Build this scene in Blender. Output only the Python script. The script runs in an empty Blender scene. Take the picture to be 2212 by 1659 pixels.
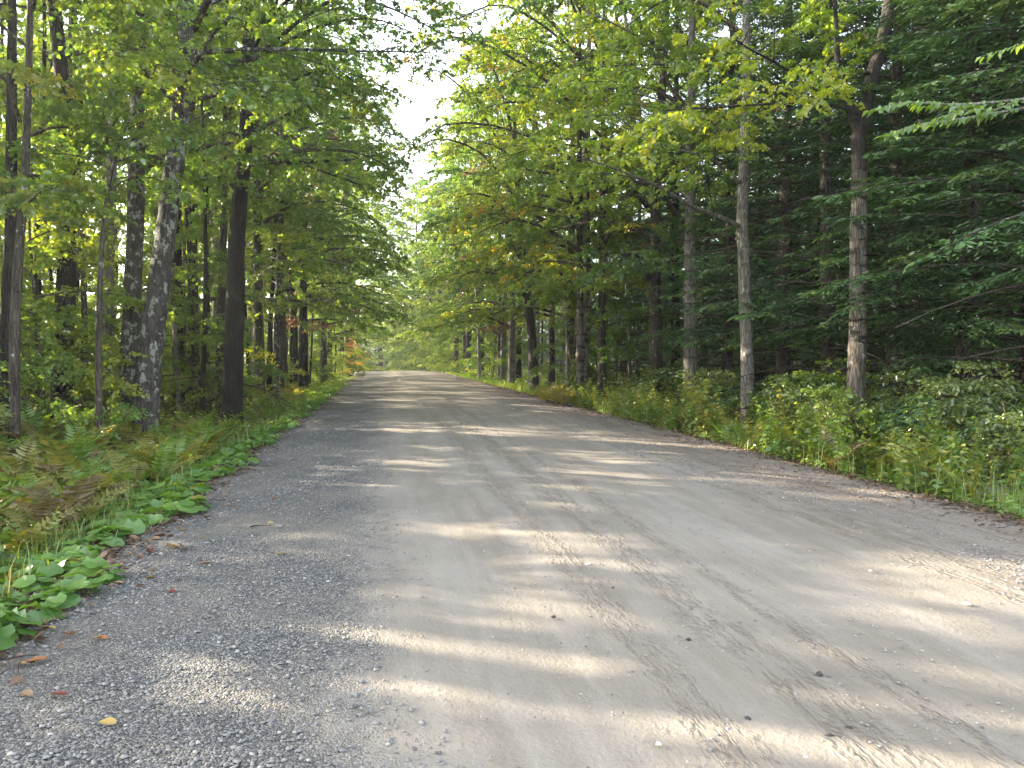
import bpy, math
import numpy as np
from mathutils import Vector, Euler

sc = bpy.context.scene
COL = sc.collection
R_ = math.radians

# ------------------------------------------------------------------ camera
FPX = 1663.0                       # focal length for a frame 2212 wide
CAM = Vector((0.0, 0.0, 1.45))
cam_d = bpy.data.cameras.new('camera')
cam = bpy.data.objects.new('camera', cam_d)
COL.objects.link(cam)
cam.location = CAM
cam.rotation_euler = Euler((R_(88.0), 0.0, R_(-9.5)))
cam_d.sensor_width = 36.0
cam_d.lens = 36.0 * FPX / 2212.0
cam_d.clip_start = 0.05
cam_d.clip_end = 3000.0
sc.camera = cam
CR = cam.rotation_euler.to_matrix()

# ------------------------------------------------------------------ sky, sun, exposure
SUN_EL, SUN_AZ = R_(18.5), R_(-60.0)          # azimuth clockwise from +Y (the road's direction)
w = bpy.data.worlds.new('World')
sc.world = w
w.use_nodes = True
wn = w.node_tree
bg = wn.nodes['Background']
sky = wn.nodes.new('ShaderNodeTexSky')
sky.sky_type = 'NISHITA'
sky.sun_disc = False
sky.sun_elevation = SUN_EL
sky.sun_rotation = SUN_AZ
sky.air_density = 1.0
sky.dust_density = 2.0
sky.ozone_density = 0.6
hsv = wn.nodes.new('ShaderNodeHueSaturation')          # thin bright overcast veil: a paler sky
hsv.inputs['Saturation'].default_value = 0.45
wn.links.new(sky.outputs[0], hsv.inputs['Color'])
wn.links.new(hsv.outputs[0], bg.inputs[0])
bg.inputs[1].default_value = 0.15
sun_d = bpy.data.lights.new('sun', 'SUN')
sun_d.energy = 3.8
sun_d.angle = R_(0.55)
sun_d.color = (1.0, 0.87, 0.67)
sun = bpy.data.objects.new('sun', sun_d)
COL.objects.link(sun)
TOSUN = Vector((math.sin(SUN_AZ) * math.cos(SUN_EL), math.cos(SUN_AZ) * math.cos(SUN_EL), math.sin(SUN_EL)))
sun.rotation_euler = TOSUN.to_track_quat('Z', 'Y').to_euler()
sun.location = (-30, 30, 40)
sc.view_settings.view_transform = 'Standard'
sc.view_settings.look = 'None'
sc.view_settings.gamma = 1.0
sc.view_settings.exposure = 3.07
sc.view_settings.use_curve_mapping = False
sc.render.engine = 'CYCLES'
cy = sc.cycles
cy.max_bounces = 7
cy.diffuse_bounces = 3
cy.glossy_bounces = 1
cy.transmission_bounces = 3
cy.transparent_max_bounces = 4
cy.caustics_reflective = False
cy.caustics_refractive = False
cy.sample_clamp_indirect = 6.0
cy.use_denoising = True
cy.volume_bounces = 0

# ------------------------------------------------------------------ projection and terrain helpers
def W(px, py, d):
    """world point at camera depth d seen at pixel (px, py) of a 2212 x 1659 frame"""
    return np.array(CAM + CR @ Vector(((px - 1106) / FPX * d, -(py - 829.5) / FPX * d, -d)))

def proj(p):
    v = CR.transposed() @ (Vector(p) - CAM)
    d = max(-v.z, 1e-3)
    return 1106 + v.x / d * FPX, 829.5 - v.y / d * FPX, -v.z

def sm(x):
    x = np.clip(x, 0, 1)
    return x * x * (3 - 2 * x)

def crest(y):
    t = np.maximum(np.asarray(y, float) - 78.0, 0)
    return np.where(t < 44, -0.0008 * t * t, np.maximum(-0.0008 * 44 * 44 - 0.07 * (t - 44), -7.0))

def road_x(y):
    t = np.maximum(np.asarray(y, float) - 92.0, 0)
    return 1.92 - 0.0075 * t * t / (1 + t * 0.012)

def wob(x, y, f=1.0, k=0.0):
    return (np.sin(x * 1.3 * f + y * 0.7 * f + k) + np.sin(-x * 0.9 * f + y * 1.9 * f + 1.7 + k * 2) + np.sin(x * 2.7 * f - y * 1.1 * f + 4.1 + k * 3)
            + 0.5 * np.sin(x * 4.9 * f + y * 4.3 * f + k)) / 3.5

HALF = 4.06
def H(x, y):
    x = np.asarray(x, float); y = np.asarray(y, float)
    u = x - road_x(y)
    a = np.abs(u) - HALF
    road = -0.10 * np.minimum(np.abs(u) / HALF, 1.2) ** 2
    out = -0.20 * sm(a / 1.0) + 0.26 * sm((a - 1.4) / 3.5) + 0.12 * wob(x, y, 0.45) * sm((a - 1.0) / 3) + 0.03 * wob(x, y, 2.2, 1.0) * sm(a / 0.8)
    out = out + 0.5 * wob(x, y, 0.06, 2.0) * sm((a - 4) / 14)
    return road + np.where(a > 0, out, 0) + crest(y)

def Hf(x, y):
    return float(H(x, y))

def G(px, d):
    """ground point at camera depth d below pixel column px"""
    p = W(px, 829.5, d)
    return np.array((p[0], p[1], Hf(p[0], p[1])))

# ------------------------------------------------------------------ mesh helpers
def nrm(v):
    return v / np.maximum(np.linalg.norm(v, axis=-1, keepdims=True), 1e-9)

UP = np.array((0.0, 0.0, 1.0))

def make_mesh(name, V, F, tint=None, smooth=False, mat=None):
    V = np.ascontiguousarray(V, dtype=np.float32); F = np.ascontiguousarray(F, dtype=np.int32)
    m = bpy.data.meshes.new(name)
    k = F.shape[1]
    m.vertices.add(len(V)); m.loops.add(F.size); m.polygons.add(len(F))
    m.vertices.foreach_set('co', V.ravel())
    m.loops.foreach_set('vertex_index', F.ravel())
    m.polygons.foreach_set('loop_start', np.arange(0, F.size, k, dtype=np.int32))
    if smooth:
        m.polygons.foreach_set('use_smooth', np.ones(len(F), dtype=bool))
    m.update(calc_edges=True)
    if tint is not None:
        a = m.attributes.new('tint', 'FLOAT', 'FACE')
        a.data.foreach_set('value', np.ascontiguousarray(tint, dtype=np.float32))
    if mat is not None:
        m.materials.append(mat)
    return m

def join(parts):
    """[(V, F), ...] -> V, F"""
    Vs, Fs, o = [], [], 0
    for V, F in parts:
        Vs.append(V); Fs.append(F + o); o += len(V)
    return np.concatenate(Vs), np.concatenate(Fs)

def tubes(PTS, RAD, sides, lump=0.0, rng=None, flare=0.0):
    """batch of tubes: PTS (n, m, 3), RAD (n, m) -> V, quads"""
    n, m, _ = PTS.shape
    T = nrm(np.gradient(PTS, axis=1))
    mean = nrm(T.mean(axis=1))
    ax = np.where(np.abs(mean[:, 2:3]) < 0.75, np.array([[0, 0, 1.0]]), np.array([[0.9, 0.42, 0.0]]))
    A = nrm(np.cross(T, ax[:, None, :])); B = np.cross(T, A)
    th = np.linspace(0, 2 * np.pi, sides, endpoint=False)
    r = np.repeat(RAD[:, :, None], sides, axis=2)
    if lump > 0:
        i = np.arange(m)[None, :, None]
        ph = rng.uniform(0, 6.28, (n, 6))[:, :, None, None]
        q = (np.sin(2 * th + ph[:, 0] + 0.35 * i) + 0.8 * np.sin(3 * th + ph[:, 1] - 0.22 * i) + 0.6 * np.sin(5 * th + ph[:, 2] + 0.5 * i) + 0.7 * np.sin(0.9 * i + ph[:, 3] + th))
        r = r * (1 + lump * q / 2 + lump * 0.7 * rng.normal(0, 0.5, r.shape))
        if flare > 0:
            z = (PTS[:, :, 2] - PTS[:, :1, 2])[:, :, None]
            lob = 0.65 + 0.5 * np.sin(4 * th + ph[:, 4]) + 0.35 * np.sin(3 * th + ph[:, 5])
            r = r * (1 + flare * np.exp(-np.maximum(z, 0) / 0.30) * np.maximum(lob, 0.05))
    V = PTS[:, :, None, :] + r[..., None] * (np.cos(th)[None, None, :, None] * A[:, :, None, :] + np.sin(th)[None, None, :, None] * B[:, :, None, :])
    idx = np.arange(n * m * sides).reshape(n, m, sides)
    a = idx[:, :-1, :]; b = np.roll(a, -1, axis=2); c = np.roll(idx[:, 1:, :], -1, axis=2); d = idx[:, 1:, :]
    Q = np.stack([a, b, c, d], axis=-1).reshape(-1, 4)
    return V.reshape(-1, 3), Q

LEAF_SIMPLE = (np.array([(0, 0, 0), (.30, .40, .10), (.72, .24, .03), (1, 0, -.10), (.72, -.24, .03), (.30, -.40, .10)]), np.array([(0, 3, 2, 1), (0, 5, 4, 3)]))
_m = [(0, 0), (.02, .26), (.16, .50), (.27, .30), (.50, .56), (.56, .26), (.68, .22), (1, 0), (.68, -.22), (.56, -.26), (.50, -.56), (.27, -.30), (.16, -.50), (.02, -.26)]
LEAF_KITE = (np.array([(0, 0, 0), (.40, -.40, .10), (1, 0, -.08), (.40, .40, .10)]), np.array([(0, 1, 2, 3)]))
LEAF_MAPLE = (np.array([(x, y, .14 * abs(y) - .12 * x * x) for x, y in _m] + [(.34, 0, -.02)]), np.array([(14, i, (i + 1) % 14) for i in range(14)])[:, ::-1])
LEAF_OVAL = (np.array([(0, 0, 0), (.22, .22, .05), (.55, .27, .05), (1, 0, -.12), (.55, -.27, .05), (.22, -.22, .05)]), np.array([(0, 3, 2, 1), (0, 5, 4, 3)]))
LEAF_SLIVER = (np.array([(0, -.08, 0), (.5, -.15, 0.01), (1, 0, -.05), (.5, .15, 0.01)]), np.array([(0, 1, 2, 3)]))

def leaf_geo(P, D, N, S, tint, tpl):
    u, F = tpl
    D = nrm(D); V_ = nrm(np.cross(N, D)); N = np.cross(D, V_)
    n, k = len(P), len(u)
    X = P[:, None] + S[:, None, None] * (u[None, :, 0:1] * D[:, None] + u[None, :, 1:2] * V_[:, None] + u[None, :, 2:3] * N[:, None])
    Fa = (F[None] + (np.arange(n) * k)[:, None, None]).reshape(-1, F.shape[1])
    return X.reshape(-1, 3), Fa, np.repeat(tint, len(F))

def spline(pts, n):
    """resample a polyline smoothly (Catmull-Rom)"""
    p = np.asarray(pts, float)
    if len(p) < 3:
        t = np.linspace(0, 1, n)[:, None]
        return p[0] * (1 - t) + p[-1] * t
    q = np.vstack([2 * p[0] - p[1], p, 2 * p[-1] - p[-2]])
    t = np.linspace(0, len(p) - 1 - 1e-6, n)
    i = t.astype(int); f = (t - i)[:, None]
    a, b, c, d = q[i], q[i + 1], q[i + 2], q[i + 3]
    return 0.5 * (2 * b + (c - a) * f + (2 * a - 5 * b + 4 * c - d) * f ** 2 + (3 * b - a - 3 * c + d) * f ** 3)

# ------------------------------------------------------------------ material helpers
class NT:
    def __init__(s, name):
        s.m = bpy.data.materials.new(name); s.m.use_nodes = True
        s.t = s.m.node_tree; s.t.nodes.clear()
        s.out = s.n('ShaderNodeOutputMaterial')
    def n(s, t, **kw):
        x = s.t.nodes.new(t)
        for k, v in kw.items():
            setattr(x, k, v)
        return x
    def l(s, a, b):
        s.t.links.new(a, b)
    def set(s, sock, v):
        if hasattr(v, 'is_output'):
            s.l(v, sock)
        else:
            sock.default_value = v
    def math(s, op, a, b=0.0, clamp=False):
        x = s.n('ShaderNodeMath', operation=op, use_clamp=clamp)
        s.set(x.inputs[0], a); s.set(x.inputs[1], b)
        return x.outputs[0]
    def mix(s, f, a, b, blend='MIX'):
        x = s.n('ShaderNodeMix', data_type='RGBA', blend_type=blend)
        s.set(x.inputs['Factor'], f)
        ia, ib = x.inputs[6], x.inputs[7]
        s.set(ia, a if hasattr(a, 'is_output') else (*a, 1)); s.set(ib, b if hasattr(b, 'is_output') else (*b, 1))
        return x.outputs[2]
    def ramp(s, f, stops):
        x = s.n('ShaderNodeValToRGB')
        e = x.color_ramp.elements
        while len(e) < len(stops):
            e.new(0.5)
        for el, (p, c) in zip(e, stops):
            el.position = p; el.color = (*c, 1) if not np.isscalar(c) else (c, c, c, 1)
        s.set(x.inputs[0], f)
        return x.outputs[0]
    def smooth(s, v, a, b):
        x = s.n('ShaderNodeMapRange', interpolation_type='SMOOTHSTEP')
        s.set(x.inputs[0], v); x.inputs[1].default_value = a; x.inputs[2].default_value = b
        return x.outputs[0]
    def pos(s, scale=(1, 1, 1), off=(0, 0, 0)):
        g = s.n('ShaderNodeNewGeometry')
        mp = s.n('ShaderNodeMapping'); mp.inputs['Scale'].default_value = scale; mp.inputs['Location'].default_value = off
        s.l(g.outputs['Position'], mp.inputs[0])
        return mp.outputs[0]
    def noise(s, vec, scale, detail=3, rough=0.55):
        x = s.n('ShaderNodeTexNoise'); s.l(vec, x.inputs['Vector'])
        x.inputs['Scale'].default_value = scale; x.inputs['Detail'].default_value = detail; x.inputs['Roughness'].default_value = rough
        return x.outputs['Fac']
    def voro(s, vec, scale, feature='F1', out='Distance'):
        x = s.n('ShaderNodeTexVoronoi', feature=feature); s.l(vec, x.inputs['Vector']); x.inputs['Scale'].default_value = scale
        return x.outputs[out]
    def bump(s, h, strength, dist):
        x = s.n('ShaderNodeBump'); s.set(x.inputs['Height'], h); x.inputs['Strength'].default_value = strength; x.inputs['Distance'].default_value = dist
        return x.outputs[0]
    def pbr(s, col, rough=0.9, normal=None, spec=0.3):
        p = s.n('ShaderNodeBsdfPrincipled'); s.set(p.inputs['Base Color'], col if hasattr(col, 'is_output') else (*col, 1)); s.set(p.inputs['Roughness'], rough)
        p.inputs['Specular IOR Level'].default_value = spec
        if normal is not None:
            s.l(normal, p.inputs['Normal'])
        s.l(p.outputs[0], s.out.inputs[0])
        return s.m

def leaf_mat(name, stops, trans=0.5, tcol=(2.3, 2.1, 0.55), gloss=0.05, obj_var=0.22, rough=0.38):
    m = NT(name)
    a = m.n('ShaderNodeAttribute', attribute_name='tint')
    oi = m.n('ShaderNodeObjectInfo')
    f = m.math('ADD', a.outputs['Fac'], m.math('MULTIPLY', m.math('SUBTRACT', oi.outputs['Random'], 0.5), obj_var))
    col = m.ramp(f, stops)
    d = m.n('ShaderNodeBsdfDiffuse'); m.l(col, d.inputs[0])
    t = m.n('ShaderNodeBsdfTranslucent'); m.l(m.mix(1.0, col, tcol, 'MULTIPLY'), t.inputs[0])
    mx = m.n('ShaderNodeMixShader'); mx.inputs[0].default_value = trans; m.l(d.outputs[0], mx.inputs[1]); m.l(t.outputs[0], mx.inputs[2])
    g = m.n('ShaderNodeBsdfGlossy'); g.inputs['Roughness'].default_value = rough; g.inputs[0].default_value = (1, 1, 1, 1)
    m2 = m.n('ShaderNodeMixShader'); m2.inputs[0].default_value = gloss; m.l(mx.outputs[0], m2.inputs[1]); m.l(g.outputs[0], m2.inputs[2])
    m.l(m2.outputs[0], m.out.inputs[0])
    return m.m

M = {}
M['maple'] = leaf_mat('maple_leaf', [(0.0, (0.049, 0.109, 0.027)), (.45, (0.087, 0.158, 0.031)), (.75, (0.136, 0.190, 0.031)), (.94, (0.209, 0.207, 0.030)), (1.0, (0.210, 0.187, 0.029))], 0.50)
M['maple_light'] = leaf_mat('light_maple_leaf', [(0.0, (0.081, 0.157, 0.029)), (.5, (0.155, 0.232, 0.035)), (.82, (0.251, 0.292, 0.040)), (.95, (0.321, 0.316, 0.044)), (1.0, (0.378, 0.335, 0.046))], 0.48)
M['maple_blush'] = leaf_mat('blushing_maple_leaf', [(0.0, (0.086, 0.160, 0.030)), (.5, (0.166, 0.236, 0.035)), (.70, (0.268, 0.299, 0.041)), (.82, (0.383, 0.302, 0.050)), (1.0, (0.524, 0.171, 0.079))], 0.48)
M['autumn'] = leaf_mat('autumn_maple_leaf', [(0.0, (.22, .19, .04)), (.4, (.38, .23, .045)), (1.0, (.50, .29, .06))], 0.5, (1.5, 1.2, .6))
M['rusty'] = leaf_mat('rusty_maple_leaf', [(0.0, (0.091, 0.130, 0.039)), (.4, (0.143, 0.143, 0.046)), (.7, (0.221, 0.130, 0.058)), (1.0, (0.312, 0.117, 0.065))], 0.42, (1.2, 1.0, .6))
M['beech'] = leaf_mat('beech_leaf', [(0.0, (.06, .13, .035)), (.6, (.10, .18, .05)), (1.0, (.16, .22, .06))], 0.42, gloss=0.055, rough=0.4)
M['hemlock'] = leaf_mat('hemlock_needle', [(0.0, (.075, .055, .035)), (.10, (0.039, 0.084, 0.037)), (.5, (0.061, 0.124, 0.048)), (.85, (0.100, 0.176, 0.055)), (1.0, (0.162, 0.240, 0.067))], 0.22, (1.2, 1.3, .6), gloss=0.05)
M['fern_green'] = leaf_mat('green_fern_frond', [(0.0, (0.075, 0.152, 0.030)), (.6, (0.135, 0.228, 0.036)), (1.0, (0.240, 0.304, 0.048))], 0.42)
M['fern_yellow'] = leaf_mat('yellowing_fern_frond', [(0.0, (.12, .16, .03)), (.5, (.20, .20, .04)), (1.0, (.30, .24, .05))], 0.42)
M['fern_brown'] = leaf_mat('browned_fern_frond', [(0.0, (.085, .070, .032)), (.5, (.135, .098, .042)), (1.0, (.24, .185, .06))], 0.35, (1.2, 1.05, .6))
M['coltsfoot'] = leaf_mat('coltsfoot_leaf', [(0.0, (0.055, 0.132, 0.032)), (.5, (0.094, 0.193, 0.041)), (1.0, (0.143, 0.242, 0.045))], 0.35, gloss=0.05, obj_var=.7)
M['weed'] = leaf_mat('weed_leaf', [(0.0, (0.076, 0.154, 0.036)), (.6, (0.141, 0.236, 0.043)), (1.0, (0.283, 0.326, 0.051))], 0.42)
M['shrub'] = leaf_mat('shrub_leaf', [(0.0, (0.075, 0.128, 0.046)), (.6, (0.135, 0.194, 0.058)), (1.0, (0.237, 0.269, 0.065))], 0.40, gloss=0.08)
M['grass'] = leaf_mat('grass_blade', [(0.0, (0.072, 0.132, 0.030)), (.6, (0.144, 0.211, 0.042)), (.9, (0.259, 0.264, 0.072)), (1.0, (0.403, 0.290, 0.108))], 0.40)
M['litter'] = leaf_mat('dead_leaf', [(0.0, (.07, .045, .03)), (.45, (.14, .085, .055)), (.8, (.22, .14, .09)), (1.0, (.30, .20, .11))], 0.2, (1.1, 1, .7), obj_var=.1)
for nm, c in (('yellow', (.38, .27, .08)), ('red', (.17, .045, .035)), ('orange', (.27, .11, .045)), ('tan', (.30, .21, .13)), ('brown', (.15, .07, .045))):
    M['fallen_' + nm] = leaf_mat(nm + '_fallen_leaf', [(0, tuple(x * .75 for x in c)), (1, tuple(min(x * 1.2, 1) for x in c))], 0.15, (1.1, 1, .7))

def bark_mat(name, dark, light, lichen=0.0, lichen_col=(.36, .37, .32), bands=0.0, scale=1.0, bump=0.8, stain=None):
    m = NT(name)
    p = m.pos((1, 1, .22))
    n1 = m.noise(p, 9 * scale, 5, .65)
    n2 = m.noise(p, 34 * scale, 3, .6)
    v = m.voro(m.pos((1, 1, .16)), 22 * scale, 'DISTANCE_TO_EDGE')
    f = m.math('ADD', m.math('MULTIPLY', n1, .75), m.math('MULTIPLY', n2, .35))
    crack = m.smooth(v, 0.0, 0.16)
    col = m.mix(m.smooth(f, .36, .74), dark, light)
    col = m.mix(crack, m.mix(1.0, col, (.55, .5, .48), 'MULTIPLY'), col)
    pw = m.pos((1, 1, 1))
    if bands > 0:
        b = m.smooth(m.noise(m.pos((.8, .8, 3.0)), 2.4, 3, .6), .52, .62)
        col = m.mix(m.math('MULTIPLY', b, bands), col, tuple(x * .32 for x in dark))
    if lichen > 0:
        q = m.noise(m.pos((1, 1, .75)), 6.5, 5, .66)
        k = m.smooth(q, .665 - .15 * lichen, .70 - .15 * lichen)
        col = m.mix(k, col, m.mix(n2, lichen_col, tuple(x * .6 for x in lichen_col)))
    g = m.smooth(m.noise(pw, 1.6, 3), .5, .75)
    col = m.mix(m.math('MULTIPLY', g, .35), col, (.07, .085, .05))
    if stain:                                   # black wet staining that starts at a height on the stem
        sz = m.n('ShaderNodeSeparateXYZ'); m.l(pw, sz.inputs[0])
        zz = m.math('ADD', sz.outputs[2], m.math('MULTIPLY', m.math('SUBTRACT', n1, .5), 2.2))
        col = m.mix(m.math('MULTIPLY', m.smooth(zz, *stain), .82), col, (.022, .019, .017))
    h = m.math('ADD', m.math('MULTIPLY', crack, .6), m.math('ADD', n1, m.math('MULTIPLY', n2, .4)))
    return m.pbr(col, 0.92, m.bump(h, bump, .03), .2)

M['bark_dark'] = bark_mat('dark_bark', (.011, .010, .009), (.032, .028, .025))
M['bark_brown'] = bark_mat('brown_bark', (.036, .030, .025), (.098, .084, .070), .25)
M['bark_lichen'] = bark_mat('lichen_spotted_bark', (.036, .033, .030), (.095, .09, .082), 0.75, (.31, .32, .285))
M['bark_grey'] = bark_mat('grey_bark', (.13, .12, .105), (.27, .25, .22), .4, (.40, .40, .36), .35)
M['bark_pied'] = bark_mat('pied_maple_bark', (.075, .062, .052), (.24, .215, .18), .3, (.36, .35, .32), .95, stain=(4.3, 5.2))
M['bark_pale'] = bark_mat('pale_bark', (.24, .23, .21), (.44, .42, .38), 0, bands=.5)
M['bark_twig'] = bark_mat('twig_bark', (.05, .042, .035), (.12, .10, .085), .2)
M['stalk'] = NT('plant_stalk').pbr((.12, .15, .05), .7)
M['dry_stalk'] = NT('dry_stalk').pbr((.30, .23, .14), .8)

# ------------------------------------------------------------------ scene-graph helpers
def tag(o, label=None, cat=None, group=None, kind=None):
    if label: o['label'] = label
    if cat: o['category'] = cat
    if group: o['group'] = group
    if kind: o['kind'] = kind
    return o

def empty(name, loc, rz=0.0, scale=1.0):
    o = bpy.data.objects.new(name, None)
    o.empty_display_size = 0.2
    o.location = Vector([float(v) for v in loc]); o.rotation_euler = (0, 0, rz); o.scale = (scale,) * 3 if np.isscalar(scale) else scale
    COL.objects.link(o)
    return o

def part(name, mesh, parent=None, mat=None, kind=None):
    o = bpy.data.objects.new(name, mesh)
    COL.objects.link(o)
    if parent is not None:
        o.parent = parent
    if mat is not None:
        if len(mesh.materials) == 0:
            mesh.materials.append(mat)
        if mesh.materials[0] is not mat:
            o.material_slots[0].link = 'OBJECT'
            o.material_slots[0].material = mat
    if kind:
        o['kind'] = kind
    return o
# ------------------------------------------------------------------ ground, road
def grid_mesh(name, xs, ys, zf, mat, smooth=True):
    X, Y = np.meshgrid(xs, ys)
    Z = zf(X, Y)
    V = np.stack([X, Y, Z], -1).reshape(-1, 3)
    ny, nx = X.shape
    i = np.arange(nx * ny).reshape(ny, nx)
    F = np.stack([i[:-1, :-1], i[:-1, 1:], i[1:, 1:], i[1:, :-1]], -1).reshape(-1, 4)
    return make_mesh(name, V, F, smooth=smooth, mat=mat)

m = NT('forest_floor')
p = m.pos()
n1 = m.noise(p, 1.1, 4); n2 = m.noise(p, 14, 4, .65); v1 = m.voro(p, 17, 'F1', 'Color')
sepv = m.n('ShaderNodeSeparateColor'); m.l(v1, sepv.inputs[0])
c = m.mix(m.smooth(n2, .35, .7), (.045, .034, .024), (.12, .08, .05))
c = m.mix(m.math('MULTIPLY', m.smooth(sepv.outputs[0], .55, .8), .7), c, (.17, .105, .06))
c = m.mix(m.math('MULTIPLY', m.smooth(n1, .45, .62), .55), c, (.05, .075, .025))
ground_mat = m.pbr(c, .95, m.bump(m.math('ADD', n2, m.voro(p, 17)), .9, .04), .15)

xs = np.concatenate([-np.geomspace(600, 13, 26), np.arange(-12.5, 17, .22), np.geomspace(17.5, 600, 26)])
ys = np.concatenate([-np.geomspace(500, 9, 12), np.arange(-8, 30, .3), np.arange(30, 150, 1.0), np.geomspace(151, 900, 20)])
def ground_z(X, Y):
    u = np.abs(X - road_x(Y))
    return H(X, Y) - 0.07 * sm((HALF + .25 - u) / .35)
ground = part('ground', grid_mesh('ground', xs, ys, ground_z, ground_mat))
tag(ground, kind='structure')

# dirt road: packed tan lane, coarse blue-grey gravel along its west side, loose reddish shoulder on its east side
m = NT('dirt_road')
geo = m.n('ShaderNodeNewGeometry'); sp = m.n('ShaderNodeSeparateXYZ'); m.l(geo.outputs['Position'], sp.inputs[0])
x = sp.outputs[0]
p = m.pos()
pl = m.pos((1, .10, 1))                       # stretched along the road
nl = m.noise(pl, 2.6, 4, .6); nb = m.noise(p, .55, 4, .6); nf = m.noise(p, 45, 4, .7); nm = m.noise(p, 6, 5, .65); ns = m.noise(pl, 9, 3, .6)
xw = m.math('ADD', x, m.math('MULTIPLY', m.math('SUBTRACT', nm, .5), .9))
xw = m.math('ADD', xw, m.math('MULTIPLY', m.math('SUBTRACT', nb, .5), .7))
grav = m.math('SUBTRACT', 1.0, m.smooth(xw, -.55, .25))
should = m.smooth(xw, 3.9, 5.0)
def band(c0, wd):
    return m.math('SUBTRACT', 1.0, m.smooth(m.math('ABSOLUTE', m.math('SUBTRACT', xw, c0)), wd * .3, wd))
tan = m.mix(m.smooth(nb, .35, .68), (.202, .182, .156), (.258, .235, .204))
tan = m.mix(m.math('MULTIPLY', m.smooth(nl, .38, .66), .55), tan, (.165, .143, .115))
tan = m.mix(m.math('MULTIPLY', m.smooth(ns, .45, .7), .30), tan, (.295, .268, .230))
tan = m.mix(m.math('MULTIPLY', m.smooth(nf, .55, .75), .35), tan, (.19, .165, .14))
nc = m.noise(m.pos((1, .22, 1)), 17, 4, .7)
def track(c0, wd):
    return m.math('SUBTRACT', 1.0, m.smooth(m.math('ABSOLUTE', m.math('SUBTRACT', m.math('ADD', x, m.math('MULTIPLY', m.math('SUBTRACT', nb, .5), .35)), c0)), wd * .3, wd))
tr = m.math('MULTIPLY', track(1.25, .16), .8)
for c0, wd in ((1.75, .22), (2.15, .1), (3.75, .12), (4.1, .3), (4.5, .14), (5.0, .12)):
    tr = m.math('MAXIMUM', tr, track(c0, wd))
crumb = m.math('MULTIPLY', tr, m.smooth(nc, .42, .60))
tan = m.mix(m.math('MULTIPLY', crumb, .38), tan, (.12, .10, .08))
vc = m.n('ShaderNodeTexVoronoi'); m.l(p, vc.inputs['Vector']); vc.inputs['Scale'].default_value = 95
vs = m.n('ShaderNodeSeparateColor'); m.l(vc.outputs['Color'], vs.inputs[0])
gcol = m.ramp(vs.outputs[0], [(0, (.066, .069, .076)), (.45, (.122, .124, .128)), (.8, (.20, .192, .18)), (1, (.34, .32, .29))])
gcol = m.mix(m.smooth(nb, .4, .65), gcol, m.mix(.5, gcol, (.25, .225, .19)))
scol = m.mix(m.smooth(nm, .4, .62), (.185, .150, .125), (.135, .108, .088))
scol = m.mix(m.smooth(nl, .40, .62), scol, (.21, .182, .155))
c = m.mix(should, tan, scol)
c = m.mix(grav, c, gcol)
lit = m.smooth(m.math('ABSOLUTE', m.math('SUBTRACT', m.math('SUBTRACT', x, 1.92), 0.0)), 3.75, 4.1)
c = m.mix(m.math('MULTIPLY', lit, m.smooth(nm, .42, .58)), c, (.115, .085, .065))
# relief: loose stones in the gravel, grit and washed ruts elsewhere
hg = m.math('MULTIPLY', grav, m.math('SUBTRACT', 1.0, m.math('MULTIPLY', vc.outputs['Distance'], 1.3)))
v2 = m.voro(p, 28)
loose = m.math('MULTIPLY', m.math('ADD', m.math('ADD', crumb, m.math('MULTIPLY', should, .8)), .10), m.math('SUBTRACT', 1.0, v2))
h = m.math('ADD', m.math('MULTIPLY', hg, .9), m.math('ADD', m.math('MULTIPLY', loose, .8), m.math('ADD', m.math('MULTIPLY', nf, .35), m.math('MULTIPLY', nl, .5))))
road_mat = m.pbr(c, .95, m.bump(h, .85, .026), .12)

rng = np.random.default_rng(11)
def road_z(X, Y):
    u = X - road_x(Y)
    a = np.abs(u) - HALF
    z = H(X, Y) + .006
    z = z + .014 * np.exp(-((X - 4.15) / .35) ** 2) * (.6 + .6 * wob(X, Y, 2.1)) + .008 * np.exp(-((X - 1.5) / .4) ** 2) * (.5 + .5 * wob(X, Y, 1.7, 3))
    z = z - .018 * np.exp(-((X - 3.0) / .45) ** 2) - .018 * np.exp(-((X - .7) / .4) ** 2)
    z = z + .006 * wob(X, Y, 3.1, 2) + .003 * rng.normal(0, 1, X.shape) * np.where(X < 0, 1.6, np.where(X > 3.9, 1.0, .35))
    drop = sm((a + .12 * wob(X, Y, 2.3, 5.0) + .06) / .3)
    return z - .12 * drop
ry = [-6.0]
while ry[-1] < 150:
    ry.append(ry[-1] + (.055 if ry[-1] < 9 else .055 + (ry[-1] - 9) * .012))
ry = np.array(ry)
us = np.linspace(-4.5, 4.5, 150)
X, Y = np.meshgrid(us, ry); X = X + road_x(Y)
Z = road_z(X, Y)
V = np.stack([X, Y, Z], -1).reshape(-1, 3); i = np.arange(X.size).reshape(X.shape)
F = np.stack([i[:-1, :-1], i[:-1, 1:], i[1:, 1:], i[1:, :-1]], -1).reshape(-1, 4)
road = part('road', make_mesh('road', V, F, smooth=True, mat=road_mat))
tag(road, kind='structure')

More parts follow.
